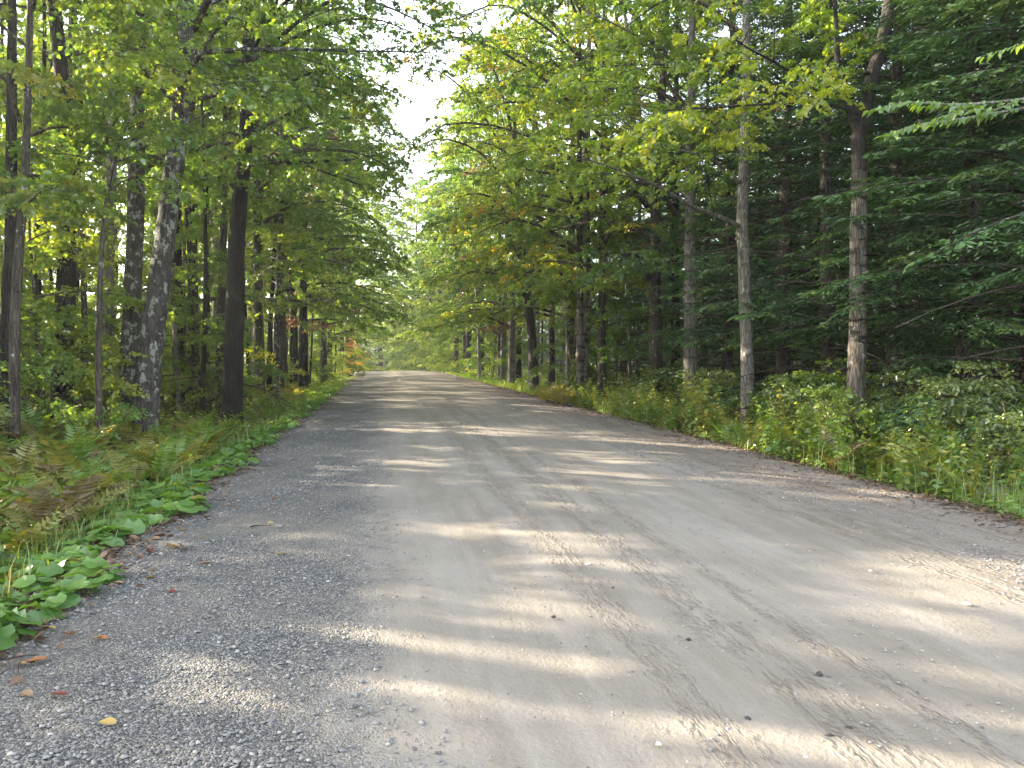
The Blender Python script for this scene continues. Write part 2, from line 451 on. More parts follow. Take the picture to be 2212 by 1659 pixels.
# ------------------------------------------------------------------ tree generator
def sprays(rng, P0, d, L, droop, nt, nl, tw, size, tilt, tint0, tpl=LEAF_SIMPLE, hang=0.35):
    """leafy twigs along sub-branches -> leaf geometry"""
    n = len(L)
    s = np.sort(rng.uniform(.10, 1.03, (n, nt)), axis=1)
    base = P0[:, None] + d[:, None] * (L[:, None] * s)[..., None]
    base[..., 2] -= droop[:, None] * L[:, None] * s * s
    tang = np.repeat(d[:, None], nt, 1).copy(); tang[..., 2] -= 2 * droop[:, None] * s; tang = nrm(tang)
    side = nrm(np.cross(tang, UP))
    sg = np.where((np.arange(nt)[None] + rng.integers(0, 2, (n, 1))) % 2 == 0, 1.0, -1.0)
    td = nrm(.6 * tang + sg[..., None] * .75 * side + rng.normal(0, .28, (n, nt, 3)) * np.array((1, 1, .6)))
    tl = tw * (.55 + .9 * rng.random((n, nt))) * (1.2 - .6 * s)
    q = rng.uniform(.12, 1.05, (n, nt, nl))
    lp = base[:, :, None] + td[:, :, None] * (tl[..., None] * q)[..., None]
    lp[..., 2] -= .28 * tl[..., None] * q * q
    lp += rng.normal(0, .025, lp.shape)
    s2 = nrm(np.cross(td, UP))[:, :, None]
    sgn = rng.choice([-1.0, 1.0], (n, nt, nl, 1))
    ld = .5 * td[:, :, None] + sgn * .7 * s2 + rng.normal(0, .38, lp.shape)
    ld[..., 2] -= hang
    N = UP + rng.normal(0, tilt, lp.shape)
    k = n * nt * nl
    tint = (tint0[:, None, None] + rng.normal(0, .09, (n, nt, 1)) + rng.normal(0, .10, (n, nt, nl))).ravel()
    S = (size * rng.uniform(.6, 1.25, (n, nt, nl)) * rng.uniform(.8, 1.15, (n, nt, 1))).ravel()
    keep = np.repeat((rng.random((n, nt)) < rng.uniform(.55, 1.0, (n, 1))).ravel(), nl)      # bare twigs leave gaps, full ones make clumps
    return leaf_geo(lp.reshape(k, 3)[keep], ld.reshape(k, 3)[keep], N.reshape(k, 3)[keep], S[keep], np.clip(tint, 0, 1)[keep], tpl)

def gen_tree(seed, path, r0, top=.03, n_limb=18, c0=.3, limb=3.6, el=(25, 65), bias=None, bias_k=.6, low=None, subs=9, nt=7, nl=23, leaf=.09, tilt=.6,
             sides=14, rings=44, lump=.05, flare=.55, limbs=(), tpl=LEAF_SIMPLE, tint=.45, sub_len=.42, tw=.45, bare=0.0, droop=.14, prof=None, lmax=99.0):
    """path: polyline of the trunk. returns trunk, [limb meshes geo], branchwork geo, foliage geo"""
    rng = np.random.default_rng(seed)
    path = np.asarray(path, float)
    P = spline(path, rings * 4)
    cl = np.concatenate([[0], np.cumsum(np.linalg.norm(np.diff(P, axis=0), axis=1))])
    t = np.linspace(0, 1, rings)
    P = np.stack([np.interp(t * cl[-1], cl, P[:, k]) for k in range(3)], -1)
    rad = r0 * (1 - t) ** .75 * .92 + top * (1 - .8 * t)
    trunk = tubes(P[None], rad[None], sides, lump, rng, flare)
    LP, LR = [], []
    for pts, rr in limbs:                       # limbs given one by one
        q = spline(pts, 9)
        LP.append(q); LR.append(np.linspace(rr, rr * .28, 9))
    n_given = len(LP)
    az = rng.uniform(0, 6.28)
    for k in range(n_limb):
        f = c0 + (1 - c0) * ((k + rng.uniform(.1, .9)) / n_limb) * .98
        az += 2.4 + rng.normal(0, .35)
        h = np.array((math.cos(az), math.sin(az), 0))
        g = 1.0
        if bias is not None:
            c = h @ np.asarray(bias)
            g = 1 + bias_k * c
            if low is not None and c < .25 and f < low:
                continue
        x = (f - c0) / (1 - c0)
        pr = (1 - x) ** .7 * (.75 + .5 * x) if prof is None else prof(x)
        L = min(max(.5, limb * g * pr * rng.uniform(.75, 1.2)), lmax * rng.uniform(.86, 1))
        e = R_(el[0] + (el[1] - el[0]) * x + rng.normal(0, 7))
        p0 = P[min(int(f * (rings - 1)), rings - 1)]
        s = np.linspace(0, 1, 8)[:, None]
        dirv = h * math.cos(e) + UP * math.sin(e)
        sidev = np.array((-h[1], h[0], 0))
        q = p0 + dirv * L * s + UP * (-(math.sin(e) * .55 + .12) * L * s ** 2.2) + sidev * L * (.16 * rng.normal() * s ** 2 + .05 * np.sin(s * 7 + rng.uniform(0, 6)))
        LP.append(spline(q, 9)); LR.append(np.linspace(1, .2, 9) * max(.014, min(.30 * rad[min(int(f * (rings - 1)), rings - 1)] + .008 * L, .09)))
    LP = np.array(LP); LR = np.array(LR)
    limb_geo = [tubes(LP[i:i + 1], LR[i:i + 1], 7, .05, rng) for i in range(len(LP))]
    # sub-branches
    Lg = np.linalg.norm(np.diff(LP, axis=1), axis=2).sum(1)
    sp0, sd, sl, st = [], [], [], []
    for i in range(len(LP)):
        ns = max(3, int(round(subs * (.45 + .55 * Lg[i] / max(limb, .1)))))
        ss = np.concatenate([np.linspace(.24, .96, ns) + rng.normal(0, .03, ns), [.99]])
        tb = tint + rng.normal(0, .12)
        for j, s in enumerate(ss):
            s = min(max(s, .1), .995)
            a = s * 8; i0 = min(int(a), 7); p0 = LP[i, i0] + (LP[i, i0 + 1] - LP[i, i0]) * (a - i0)
            tg = LP[i, i0 + 1] - LP[i, i0]; tg = tg / np.linalg.norm(tg)
            side = np.cross(tg, UP); side /= max(np.linalg.norm(side), 1e-6)
            sg = 1 if j % 2 else -1
            if j == len(ss) - 1: sg = 0
            if rng.random() < bare: continue
            dv = tg * .72 + side * sg * .72 + rng.normal(0, .16, 3) + UP * rng.normal(.06, .14)
            sp0.append(p0); sd.append(dv / np.linalg.norm(dv)); sl.append((sub_len * Lg[i] * (1.1 - .62 * s) + .28) * rng.uniform(.7, 1.2)); st.append(tb + rng.normal(0, .07))
    sp0, sd, sl, st = np.array(sp0), np.array(sd), np.array(sl), np.array(st)
    dr = droop * rng.uniform(.5, 1.6, len(sl))
    ss = np.linspace(0, 1, 5)
    BP = sp0[:, None] + sd[:, None] * (sl[:, None] * ss)[..., None]
    BP[..., 2] -= dr[:, None] * sl[:, None] * ss ** 2
    BR = (.0035 + .0045 * sl)[:, None] * np.linspace(1, .35, 5)[None]
    br = tubes(BP, BR, 4)
    fol = sprays(rng, sp0, sd, sl, dr, nt, nl, tw, leaf, tilt, st, tpl)
    return dict(trunk=trunk, limbs=limb_geo, n_given=n_given, branch=br, foliage=fol, top=P[-1])

def gen_hemlock(seed, Ht, r0, n_limb=95, L0=3.2, z0=.06, elem=.125, skirt=1.0):
    rng = np.random.default_rng(seed)
    P = spline([(0, 0, -.2), (rng.normal(0, .1), rng.normal(0, .1), Ht * .5), (0, 0, Ht)], 40)
    rad = r0 * (1 - np.linspace(0, 1, 40)) ** .8 + .01
    trunk = tubes(P[None], rad[None], 12, .04, rng, .4)
    az = 0; LP, LR, LL = [], [], []
    for k in range(n_limb):
        f = z0 + (1 - z0) * (k + rng.random()) / n_limb * .985
        az += 2.4 + rng.normal(0, .4)
        L = (L0 * (1 - f) ** .75 * rng.uniform(.7, 1.15) + .35) * (1 if f > .15 else skirt)
        h = np.array((math.cos(az), math.sin(az), 0)); e = R_(rng.normal(4 + 26 * f, 7))
        s = np.linspace(0, 1, 7)[:, None]
        q = P[int(f * 39)] + (h * math.cos(e) + UP * math.sin(e)) * L * s - UP * (.16 + .10 * rng.random()) * L * s ** 2 + np.array((-h[1], h[0], 0)) * L * .12 * rng.normal() * s ** 2
        LP.append(q); LR.append(np.linspace(.012 + .006 * L, .004, 7)); LL.append(L)
    LP = np.array(LP); LR = np.array(LR)
    br = tubes(LP, LR, 4)
    sp, sd, sl, st = [], [], [], []
    for i, L in enumerate(LL):
        if rng.random() < (.30 if i < n_limb * .28 else .05): continue          # dead bare boughs
        ns = int(L / .105)
        s = np.linspace(.14, .985, ns); a = s * 6; i0 = np.minimum(a.astype(int), 5); f = (a - i0)[:, None]
        p = LP[i, i0] * (1 - f) + LP[i, i0 + 1] * f; tg = nrm(LP[i, i0 + 1] - LP[i, i0]); side = nrm(np.cross(tg, UP))
        sg = np.where(np.arange(ns) % 2 == 0, 1, -1)[:, None]
        dv = nrm(tg * .75 + side * sg * .72 + rng.normal(0, .12, (ns, 3)))
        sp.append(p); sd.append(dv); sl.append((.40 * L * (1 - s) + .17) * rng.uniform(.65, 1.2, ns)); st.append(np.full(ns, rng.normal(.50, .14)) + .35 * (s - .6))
    sp, sd, sl, st = map(np.concatenate, (sp, sd, sl, st))
    ne = 13
    s = np.linspace(.08, 1.0, ne)[None] + rng.normal(0, .03, (len(sl), ne))
    base = sp[:, None] + sd[:, None] * (sl[:, None] * s)[..., None]
    base[..., 2] -= .22 * sl[:, None] * s * s
    side = nrm(np.cross(sd, UP))[:, None]; sg = np.where(np.arange(ne) % 2 == 0, 1.0, -1.0)[None, :, None]
    D = sd[:, None] * .75 + side * sg * .75 + rng.normal(0, .18, base.shape); D[..., 2] -= .22
    N = UP + rng.normal(0, .42, base.shape)
    k = base.shape[0] * ne
    S = (elem * rng.uniform(.5, 1.3, (len(sl), ne)) * (1.15 - .5 * s)).ravel()
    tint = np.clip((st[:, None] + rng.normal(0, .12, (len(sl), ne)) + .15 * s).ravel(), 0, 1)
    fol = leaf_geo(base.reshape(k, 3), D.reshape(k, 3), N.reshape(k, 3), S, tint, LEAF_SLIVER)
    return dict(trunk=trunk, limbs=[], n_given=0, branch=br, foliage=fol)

def tree_meshes(name, g):
    lim = g['limbs']
    ms = dict(trunk=make_mesh(name + '_trunk', *g['trunk'], smooth=True))
    bw = [g['branch']] + lim[g['n_given']:]
    ms['branchwork'] = make_mesh(name + '_branchwork', *join(bw), smooth=True)
    ms['limbs'] = [make_mesh(name + '_limb', *x, smooth=True) for x in lim[:g['n_given']]]
    ms['foliage'] = make_mesh(name + '_foliage', g['foliage'][0], g['foliage'][1], g['foliage'][2])
    return ms

def place(name, ms, loc, rz, scale, label, cat, group, bark, leaf, twig=None):
    t = empty(name, loc, rz, scale)
    tag(t, label, cat, group)
    part('trunk', ms['trunk'], t, bark)
    for x in ms['limbs']:
        part('limb', x, t, bark)
    part('branchwork', ms['branchwork'], t, twig or M['bark_twig'], kind='stuff')
    part('foliage', ms['foliage'], t, leaf, kind='stuff')
    return t
# ------------------------------------------------------------------ trees picked out one by one
def hero(label, group, d, pts, dia, top_z, bark, leaf_m, seed, limbs=(), name='maple_tree', cat='tree', dx=None, **kw):
    base = G(pts[0], d)
    wp = [W(px, py, d + (dx[k] if dx else 0)) for k, (px, py) in enumerate(pts[1])]
    P = [base - np.array((0, 0, .2))] + [q for q in wp if q[2] > base[2] + .3]
    v = P[-1] - P[-2]; v = v / np.linalg.norm(v)
    v = v * .6 + np.array((0, 0, .5)); v /= np.linalg.norm(v)
    zt = P[-1][2]
    while zt < top_z:
        st = min(3.0, top_z - zt + .01)
        P.append(P[-1] + v * st / max(v[2], .3)); zt = P[-1][2]
    P = [q - base for q in P]
    lg = []
    for lp, rr in limbs:
        lg.append(([W(px, py, dd) - base for px, py, dd in lp], rr))
    kw.setdefault('tpl', LEAF_SIMPLE if d < 24 else LEAF_KITE)
    g = gen_tree(seed, P, dia / 2 * .98, top=dia * .08, limbs=lg, **kw)
    return place(name, tree_meshes(name, g), base, 0, 1, label, cat, group, M[bark], M[leaf_m])

LB = (1, 0, 0); RB = (-1, 0, 0)
roadL = 'roadside trees on the left verge'; roadR = 'roadside trees on the right verge'
hero('mottled grey trunk with pale lichen, straighter of the close pair on the left verge', roadL, 16.5,
     (276, [(283, 740), (290, 560), (294, 400), (297, 215), (303, 60)]), .40, 17, 'bark_lichen', 'maple', 1,
     limbs=[([(300, 170, 16.4), (330, 150, 15), (400, 160, 13.5), (470, 190, 12.3)], .05)],
     n_limb=20, c0=.31, limb=3.8, bias=LB, bias_k=.5, sides=22, rings=70, lump=.07, leaf=.09)
hero('lichen-spotted trunk leaning towards the road, forward one of the close pair', roadL, 15.5,
     (309, [(326, 740), (346, 600), (363, 470), (380, 330), (392, 215), (400, 60)]), .46, 17.5, 'bark_lichen', 'maple', 2,
     limbs=[([(400, 112, 15.4), (520, 108, 16), (640, 106, 17), (760, 110, 18.5), (900, 112, 20)], .06),
            ([(402, 30, 15.4), (560, -30, 16.5), (720, -20, 18), (850, 20, 19.5), (950, 70, 21)], .055),
            ([(396, 180, 15.4), (430, 120, 14.6), (470, 60, 13.8), (520, 20, 13)], .06)],
     n_limb=20, c0=.32, limb=4.2, bias=LB, bias_k=.6, sides=22, rings=70, lump=.07, leaf=.09)
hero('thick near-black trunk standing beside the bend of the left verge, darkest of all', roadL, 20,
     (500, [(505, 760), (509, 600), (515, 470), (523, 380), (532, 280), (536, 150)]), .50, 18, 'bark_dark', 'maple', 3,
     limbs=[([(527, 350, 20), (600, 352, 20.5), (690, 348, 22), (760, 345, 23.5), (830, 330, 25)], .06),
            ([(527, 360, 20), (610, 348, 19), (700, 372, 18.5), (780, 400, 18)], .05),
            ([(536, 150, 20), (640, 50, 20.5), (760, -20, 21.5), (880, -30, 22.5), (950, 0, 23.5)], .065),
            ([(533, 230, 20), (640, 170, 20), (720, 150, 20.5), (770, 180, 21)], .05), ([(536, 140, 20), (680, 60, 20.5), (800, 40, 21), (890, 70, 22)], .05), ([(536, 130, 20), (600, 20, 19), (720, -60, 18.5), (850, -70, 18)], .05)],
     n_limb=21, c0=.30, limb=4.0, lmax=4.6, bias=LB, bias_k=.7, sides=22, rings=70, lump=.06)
hero('slim mottled brown trunk just behind the thick near-black one', roadL, 23.5,
     (473, [(477, 680), (481, 560), (484, 430), (487, 300)]), .29, 15, 'bark_brown', 'maple', 4, n_limb=13, c0=.4, limb=2.8, bias=LB)
hero('pale grey lichened trunk beside the bright sunlit fern clump on the left verge', roadL, 32,
     (594, [(598, 700), (602, 600), (606, 480)]), .28, 16, 'bark_lichen', 'maple_light', 5, n_limb=18, c0=.22, limb=4.0, bias=LB, bias_k=.6)
hero('thin dark trunk touching the pale grey lichened one on its left side', roadL, 32.5,
     (580, [(584, 700), (590, 600), (596, 480)]), .24, 14, 'bark_dark', 'maple', 6, n_limb=10, c0=.4, limb=2.6)
hero('slender forked sapling with bent brown stems left of the lichened pair', roadL, 13,
     (210, [(214, 700), (219, 540), (232, 420), (247, 350), (262, 300), (290, 245), (322, 190)]), .12, 6.6, 'bark_brown', 'maple', 7,
     limbs=[([(245, 362, 13), (233, 330, 13.1), (232, 290, 13.2), (250, 262, 13.2), (262, 245, 13)], .028),
            ([(250, 350, 13), (290, 335, 12.8), (320, 312, 12.6)], .022), ([(255, 310, 13), (280, 298, 13.1), (312, 292, 13.2)], .02)],
     n_limb=6, c0=.62, limb=1.8, subs=6, nl=9, name='sapling_tree', flare=.2)
hero('slim dark leaning trunk at the far left edge near the ferns', roadL, 12,
     (26, [(32, 720), (38, 600), (46, 480), (55, 360)]), .16, 12, 'bark_brown', 'maple', 8, n_limb=12, c0=.3, limb=2.6, leaf=.09)
hero('dark upright trunk cut by the left edge of the view', roadL, 12.8,
     (6, [(14, 700), (20, 560), (24, 430)]), .22, 14, 'bark_dark', 'maple', 9, n_limb=12, c0=.32, limb=2.8, leaf=.09)

hero('pied forked maple with black scars, splitting into two stems high up, nearest on the right', roadR, 14,
     (1846, [(1853, 720), (1853, 560), (1855, 430), (1856, 330), (1855, 285), (1871, 232), (1885, 161), (1903, 107), (1922, 0)]), .33, 16, 'bark_pied', 'maple_light', 10,
     limbs=[([(1855, 292, 14), (1842, 250, 13.95), (1826, 192, 13.9), (1810, 145, 13.9), (1806, 60, 13.9), (1800, -60, 13.9)], .105),
            ([(1842, 240, 14), (1786, 225, 13.6), (1731, 221, 13.2), (1652, 225, 12.8), (1527, 234, 12.4), (1440, 238, 12)], .032),
            ([(1884, 164, 14), (1850, 150, 13.8), (1770, 157, 13.5), (1700, 150, 13.2), (1650, 120, 12.9), (1590, 90, 12.6), (1572, 50, 12.4)], .036),
            ([(1905, 105, 14), (1885, 95, 14.3), (1858, 66, 14.6), (1790, 38, 15)], .03)],
     n_limb=11, c0=.54, limb=3.6, bias=RB, bias_k=.55, sides=22, rings=80, lump=.07, leaf=.09, flare=.35)
hero('slim grey trunk with a swollen knob low down and a bare limb reaching left', roadR, 17,
     (1616, [(1614, 760), (1611, 690), (1607, 560), (1603, 490), (1606, 380), (1610, 250), (1612, 100)]), .30, 16, 'bark_grey', 'maple_light', 11,
     limbs=[([(1603, 492, 17), (1560, 470, 16.6), (1510, 452, 16.2), (1472, 432, 15.8), (1420, 400, 15.2), (1350, 372, 14.6), (1270, 345, 14)], .055),
            ([(1606, 400, 17), (1575, 378, 16.6), (1540, 345, 16.2), (1490, 330, 15.8), (1400, 300, 15), (1320, 240, 14.2)], .045),
            ([(1608, 300, 17), (1560, 280, 16.4), (1500, 240, 15.6), (1430, 220, 14.8), (1340, 180, 14)], .04)],
     n_limb=14, c0=.42, limb=3.6, bias=RB, bias_k=.6, sides=20, rings=70, leaf=.09, flare=.3)
hero('straight furrowed grey trunk left of the knobbed one on the right verge', roadR, 22,
     (1490, [(1492, 740), (1491, 600), (1491, 450), (1493, 300), (1494, 150)]), .40, 17, 'bark_grey', 'maple_light', 12,
     limbs=[([(1491, 330, 22), (1440, 300, 21.4), (1390, 262, 20.8), (1340, 250, 20), (1240, 240, 19)], .05),
            ([(1493, 240, 22), (1450, 190, 21), (1420, 130, 20), (1380, 80, 19), (1260, 20, 18)], .055)],
     n_limb=19, c0=.34, limb=4.2, bias=RB, bias_k=.7, sides=20, rings=70, flare=.3)
hero('sunlit-edged straight trunk just right of the clump of three joined stems', roadR, 27,
     (1300, [(1300, 720), (1300, 620), (1301, 500), (1302, 400)]), .30, 17, 'bark_brown', 'maple_blush', 13,
     limbs=[([(1302, 300, 27), (1200, 190, 26.5), (1080, 110, 26), (980, 80, 25.5), (910, 110, 25)], .07), ([(1302, 390, 27), (1180, 310, 26.5), (1060, 270, 26), (960, 270, 25.5), (905, 310, 25)], .06),
            ([(1302, 170, 27), (1180, 60, 26), (1080, 10, 25), (990, 40, 24)], .06), ([(1302, 200, 27), (1220, 80, 26.5), (1110, -20, 26), (1000, -60, 25.5)], .06)],
     n_limb=20, c0=.25, limb=4.6, lmax=5.6, bias=RB, bias_k=.7)
hero('clump of joined stems with one slanting stem, rising behind the sunlit ferns', roadR, 27.5,
     (1252, [(1252, 740), (1253, 620), (1252, 500), (1252, 400)]), .28, 17, 'bark_pied', 'maple_blush', 14,
     limbs=[([(1262, 815, 27.6), (1270, 700, 27.8), (1271, 560, 28), (1270, 420, 28.2), (1268, 280, 28.2)], .13),
            ([(1256, 790, 27.5), (1263, 720, 27.5), (1275, 650, 27.5), (1290, 584, 27.4), (1318, 500, 27.3)], .08)],
     n_limb=20, c0=.25, limb=4.6, lmax=5.6, bias=RB, bias_k=.75)
hero('stout grey trunk leaning left over the road, beyond the broken snag', roadR, 38,
     (1156, [(1150, 740), (1142, 665), (1134, 600), (1129, 560), (1122, 480)]), .46, 17, 'bark_brown', 'maple_blush', 15,
     limbs=[([(1125, 450, 38), (1050, 340, 37.5), (960, 300, 37), (892, 320, 36.5)], .07), ([(1122, 400, 38), (1040, 240, 37.5), (960, 160, 37), (900, 150, 36.5)], .07),
            ([(1118, 330, 38), (1060, 130, 37.5), (980, 30, 37), (930, 0, 36.5)], .07)],
     n_limb=20, c0=.24, limb=4.6, lmax=5.6, bias=RB, bias_k=.7)
hero('very thin crooked pale sapling left of the joined stems', roadR, 30,
     (1224, [(1225, 760), (1222, 700), (1226, 640), (1220, 600), (1208, 560)]), .09, 7, 'bark_pale', 'maple_light', 16, n_limb=8, c0=.5, limb=1.5, subs=6, name='sapling_tree', flare=.1)
hero('tall pale grey bole seen only high up behind the dark hemlock boughs', roadR, 23,
     (1994, [(1994, 700), (1992, 400), (1988, 150), (1984, 0)]), .44, 22, 'bark_pale', 'maple_light', 17, n_limb=8, c0=.75, limb=2.5, name='pine_tree')
hero('thin pale bare pole standing far down the right side of the road', roadR, 52,
     (1036, [(1034, 740), (1030, 660), (1026, 580)]), .24, 14, 'bark_pale', 'maple_light', 18, n_limb=12, c0=.4, limb=3, bias=RB)

# broken snag
b = G(1191, 35)
snag = tag(empty('tree_snag', b), 'broken dead trunk stub with a jagged top beside the leaning grey trunk', 'dead tree')
hz = W(1190, 700, 35)[2] - b[2]
rs = np.random.default_rng(5)
Pn = spline([(0, 0, -.2), (.02, 0, hz * .5), (-.02, .03, hz)], 26)
V, F = tubes(Pn[None], np.linspace(.15, .115, 26)[None], 14, .08, rs, .5)
V[-14:, 2] += rs.uniform(-.25, .3, 14)
cv = V[-14:].mean(0) - np.array((0, 0, .25))
part('trunk', make_mesh('snag_trunk', np.vstack([V, cv]), F, smooth=False), snag, M['bark_brown'])
V2 = np.vstack([V[-14:], cv]); F2 = np.array([(i, (i + 1) % 14, 14) for i in range(14)])
part('broken_top', make_mesh('snag_top', V2 - np.array((0, 0, .004)), F2), snag, M['dry_stalk'])

# ------------------------------------------------------------------ tree kinds that repeat
def straight(Ht, lean=.5, seed=0):
    r = np.random.default_rng(seed + 900)
    a = r.normal(0, lean, 4)
    return [(0, 0, -.2), (a[0] * .3, a[1] * .3, Ht * .33), (a[0] * .6, a[2] * .8, Ht * .66), (a[3], a[2], Ht)]
VAR = {}
EDGE = [tree_meshes('edge_maple', gen_tree(40 + k, straight(17 + k * .8, .5, k), .20, n_limb=32, c0=.19, limb=4.7, lmax=5.0, el=(14, 58), bias=LB, bias_k=.55, low=.34, prof=lambda x: (.62 + .95 * x) * (1 - x ** 2.6) * .95 + .05, subs=11, nt=8, nl=30, leaf=.095, tpl=LEAF_KITE)) for k in range(4)]
FOREST = [tree_meshes('forest_maple', gen_tree(60 + k, straight(17 + k, .7, 10 + k), .17, n_limb=18, c0=.40, limb=3.8, el=(15, 66), subs=9, nt=7, nl=27, leaf=.10, tpl=LEAF_KITE)) for k in range(4)]
UNDER = [tree_meshes('understory_maple', gen_tree(80 + k, straight(5.2 + k * .7, .35, 20 + k), .045, top=.008, n_limb=17, c0=.12, limb=2.5, el=(6, 45), subs=8, nt=7, nl=20, leaf=.09, tpl=LEAF_KITE, tilt=.5, sides=8, rings=18, flare=.2)) for k in range(4)]
POLE = [tree_meshes('pole', gen_tree(95 + k, straight(13 + k, .5, 30 + k), .075, top=.012, n_limb=8, c0=.5, limb=2.2, subs=6, nt=5, nl=12, leaf=.10, tpl=LEAF_KITE, sides=9, rings=26, flare=.2)) for k in range(3)]
HEM = [tree_meshes('hemlock', gen_hemlock(110 + k, 15 + 2 * k, .17, n_limb=180, L0=3.3 + .2 * k, skirt=.95, elem=.145)) for k in range(3)]

ORD = 'first second third fourth fifth sixth seventh eighth ninth tenth eleventh twelfth thirteenth fourteenth fifteenth sixteenth seventeenth eighteenth nineteenth'.split()
TENS = 'twenty thirty forty fifty sixty seventy eighty ninety'.split()
def ordinal(n):
    if n < 19: return ORD[n]
    t, u = divmod(n + 1, 10)
    return TENS[t - 2][:-1] + 'ieth' if u == 0 else TENS[t - 2] + '-' + ORD[u - 1]

def batch(spots, variants, name, cat, group, desc, where, barks, leaves, seed, rz0=None, smin=.88, smax=1.15):
    """spots: ground points; each gets its own label, counted along the road or across the picture"""
    r = np.random.default_rng(seed)
    order = sorted(spots, key=lambda s: proj((s[0], s[1], 1.0))[0])
    for k, (x, y) in enumerate(order):
        b = barks[r.integers(len(barks))]; l = leaves[r.integers(len(leaves))]
        rz = r.uniform(0, 6.28) if rz0 is None else rz0 + r.normal(0, .35)
        s = r.uniform(smin, smax)
        place(name, variants[r.integers(len(variants))], (x, y, Hf(x, y) - .05), rz, (s * r.uniform(.93, 1.07), s * r.uniform(.93, 1.07), s),
              f'{desc[b]} {where}, {ordinal(k)} from left', cat, group, M[b], M[l])

def gp(px, d):
    q = G(px, d); return (q[0], q[1])

def scatter(n, x0, x1, y0, y1, mind, seed, avoid=(), clear=3.0):
    r = np.random.default_rng(seed); out = []
    tries = 0
    while len(out) < n and tries < 6000:
        tries += 1
        x, y = r.uniform(x0, x1), r.uniform(y0, y1)
        if abs(x - float(road_x(y))) < HALF + clear: continue
        if all((x - a) ** 2 + (y - b) ** 2 > mind ** 2 for a, b in out) and all((x - a) ** 2 + (y - b) ** 2 > 1.6 ** 2 for a, b in avoid):
            out.append((x, y))
    return out

DK = {'bark_dark': 'dark-barked', 'bark_brown': 'brown-barked', 'bark_grey': 'grey-barked', 'bark_lichen': 'lichened', 'bark_pale': 'pale-barked', 'bark_pied': 'pied'}
def D(s):
    return {k: f'{v} {s}' for k, v in DK.items()}

# canopy maples lining the left verge, crowns reaching over the road
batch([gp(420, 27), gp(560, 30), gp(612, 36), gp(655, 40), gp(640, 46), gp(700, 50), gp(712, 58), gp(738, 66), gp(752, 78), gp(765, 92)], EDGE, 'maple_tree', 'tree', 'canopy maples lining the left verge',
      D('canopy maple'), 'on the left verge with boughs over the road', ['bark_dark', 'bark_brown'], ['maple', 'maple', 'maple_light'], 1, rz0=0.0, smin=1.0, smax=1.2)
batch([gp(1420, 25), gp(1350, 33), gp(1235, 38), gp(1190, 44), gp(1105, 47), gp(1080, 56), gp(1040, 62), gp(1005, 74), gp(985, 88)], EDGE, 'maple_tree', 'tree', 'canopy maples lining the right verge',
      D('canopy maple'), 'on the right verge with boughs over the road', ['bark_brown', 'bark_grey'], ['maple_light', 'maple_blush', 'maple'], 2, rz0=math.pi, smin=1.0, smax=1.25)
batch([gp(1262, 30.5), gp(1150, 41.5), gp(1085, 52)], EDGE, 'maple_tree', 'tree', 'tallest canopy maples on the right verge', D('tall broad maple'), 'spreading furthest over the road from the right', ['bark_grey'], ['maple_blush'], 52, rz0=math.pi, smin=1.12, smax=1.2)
batch([gp(752, 70), gp(760, 84), gp(1010, 68), gp(985, 80), gp(972, 94)], EDGE, 'maple_tree', 'tree', 'canopy maples meeting over the far road', D('broad maple'), 'where the canopy closes far down the road', ['bark_brown'], ['maple'], 53, smin=1.3, smax=1.45)
batch([(4.9, 112), (6.9, 118), (3.4, 124), (-.3, 135), (-6.6, 104), (8.0, 106)], EDGE, 'maple_tree', 'tree', 'tall maples closing the end of the road', D('very tall maple'), 'rising behind the crest where the road bends', ['bark_dark'], ['maple'], 55, smin=1.4, smax=1.55)
# trees beyond the crest closing the end of the road
far = [(6.5, 103), (8.2, 110), (5.0, 112), (7.0, 119), (3.6, 120), (2.2, 128), (6.0, 127), (-.5, 133), (9.5, 124), (3.0, 136), (-4, 141), (-6.5, 99), (-8.5, 106), (-11, 112)] + scatter(26, -24, 26, 100, 165, 3.6, 4, clear=1.2)
batch(far, EDGE + FOREST, 'maple_tree', 'tree', 'trees beyond the crest of the road', D('maple'), 'closing the view beyond the crest', ['bark_dark', 'bark_brown'], ['maple', 'maple', 'maple_light'], 3)
# woods left of the road
wl = [(-9.6, 8.8), (-8.2, 12.2), (-11.2, 10.6), (-13.8, 12.6), (-10.6, 15.8), (-14.2, 16.4), (-15, 9.8)] + scatter(20, -13.5, -6.0, 16, 48, 2.4, 5, clear=2.0)
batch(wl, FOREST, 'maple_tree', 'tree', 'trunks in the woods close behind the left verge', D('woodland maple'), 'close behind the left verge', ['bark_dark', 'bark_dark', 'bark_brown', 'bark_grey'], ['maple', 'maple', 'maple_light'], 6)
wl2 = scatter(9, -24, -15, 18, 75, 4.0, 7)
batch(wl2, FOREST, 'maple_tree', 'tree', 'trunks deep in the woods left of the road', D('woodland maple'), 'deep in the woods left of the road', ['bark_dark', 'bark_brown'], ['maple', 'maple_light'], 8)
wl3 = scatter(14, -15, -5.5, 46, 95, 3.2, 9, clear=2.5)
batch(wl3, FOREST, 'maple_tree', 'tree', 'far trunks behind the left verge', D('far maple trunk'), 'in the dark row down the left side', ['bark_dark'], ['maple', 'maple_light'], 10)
pl_ = [gp(420, 24), gp(434, 21), gp(448, 26), gp(388, 22), gp(402, 27), gp(541, 29), gp(552, 31), gp(185, 19), gp(88, 17), gp(120, 24), gp(56, 20), gp(150, 19), gp(540, 36), gp(628, 43), gp(668, 46), gp(-30, 13), gp(240, 22)]
batch(pl_, POLE, 'sapling_tree', 'young tree', 'slim poles in the left woods', D('slim straight pole'), 'in the left woods', ['bark_dark', 'bark_brown', 'bark_grey'], ['maple', 'maple_light'], 11)
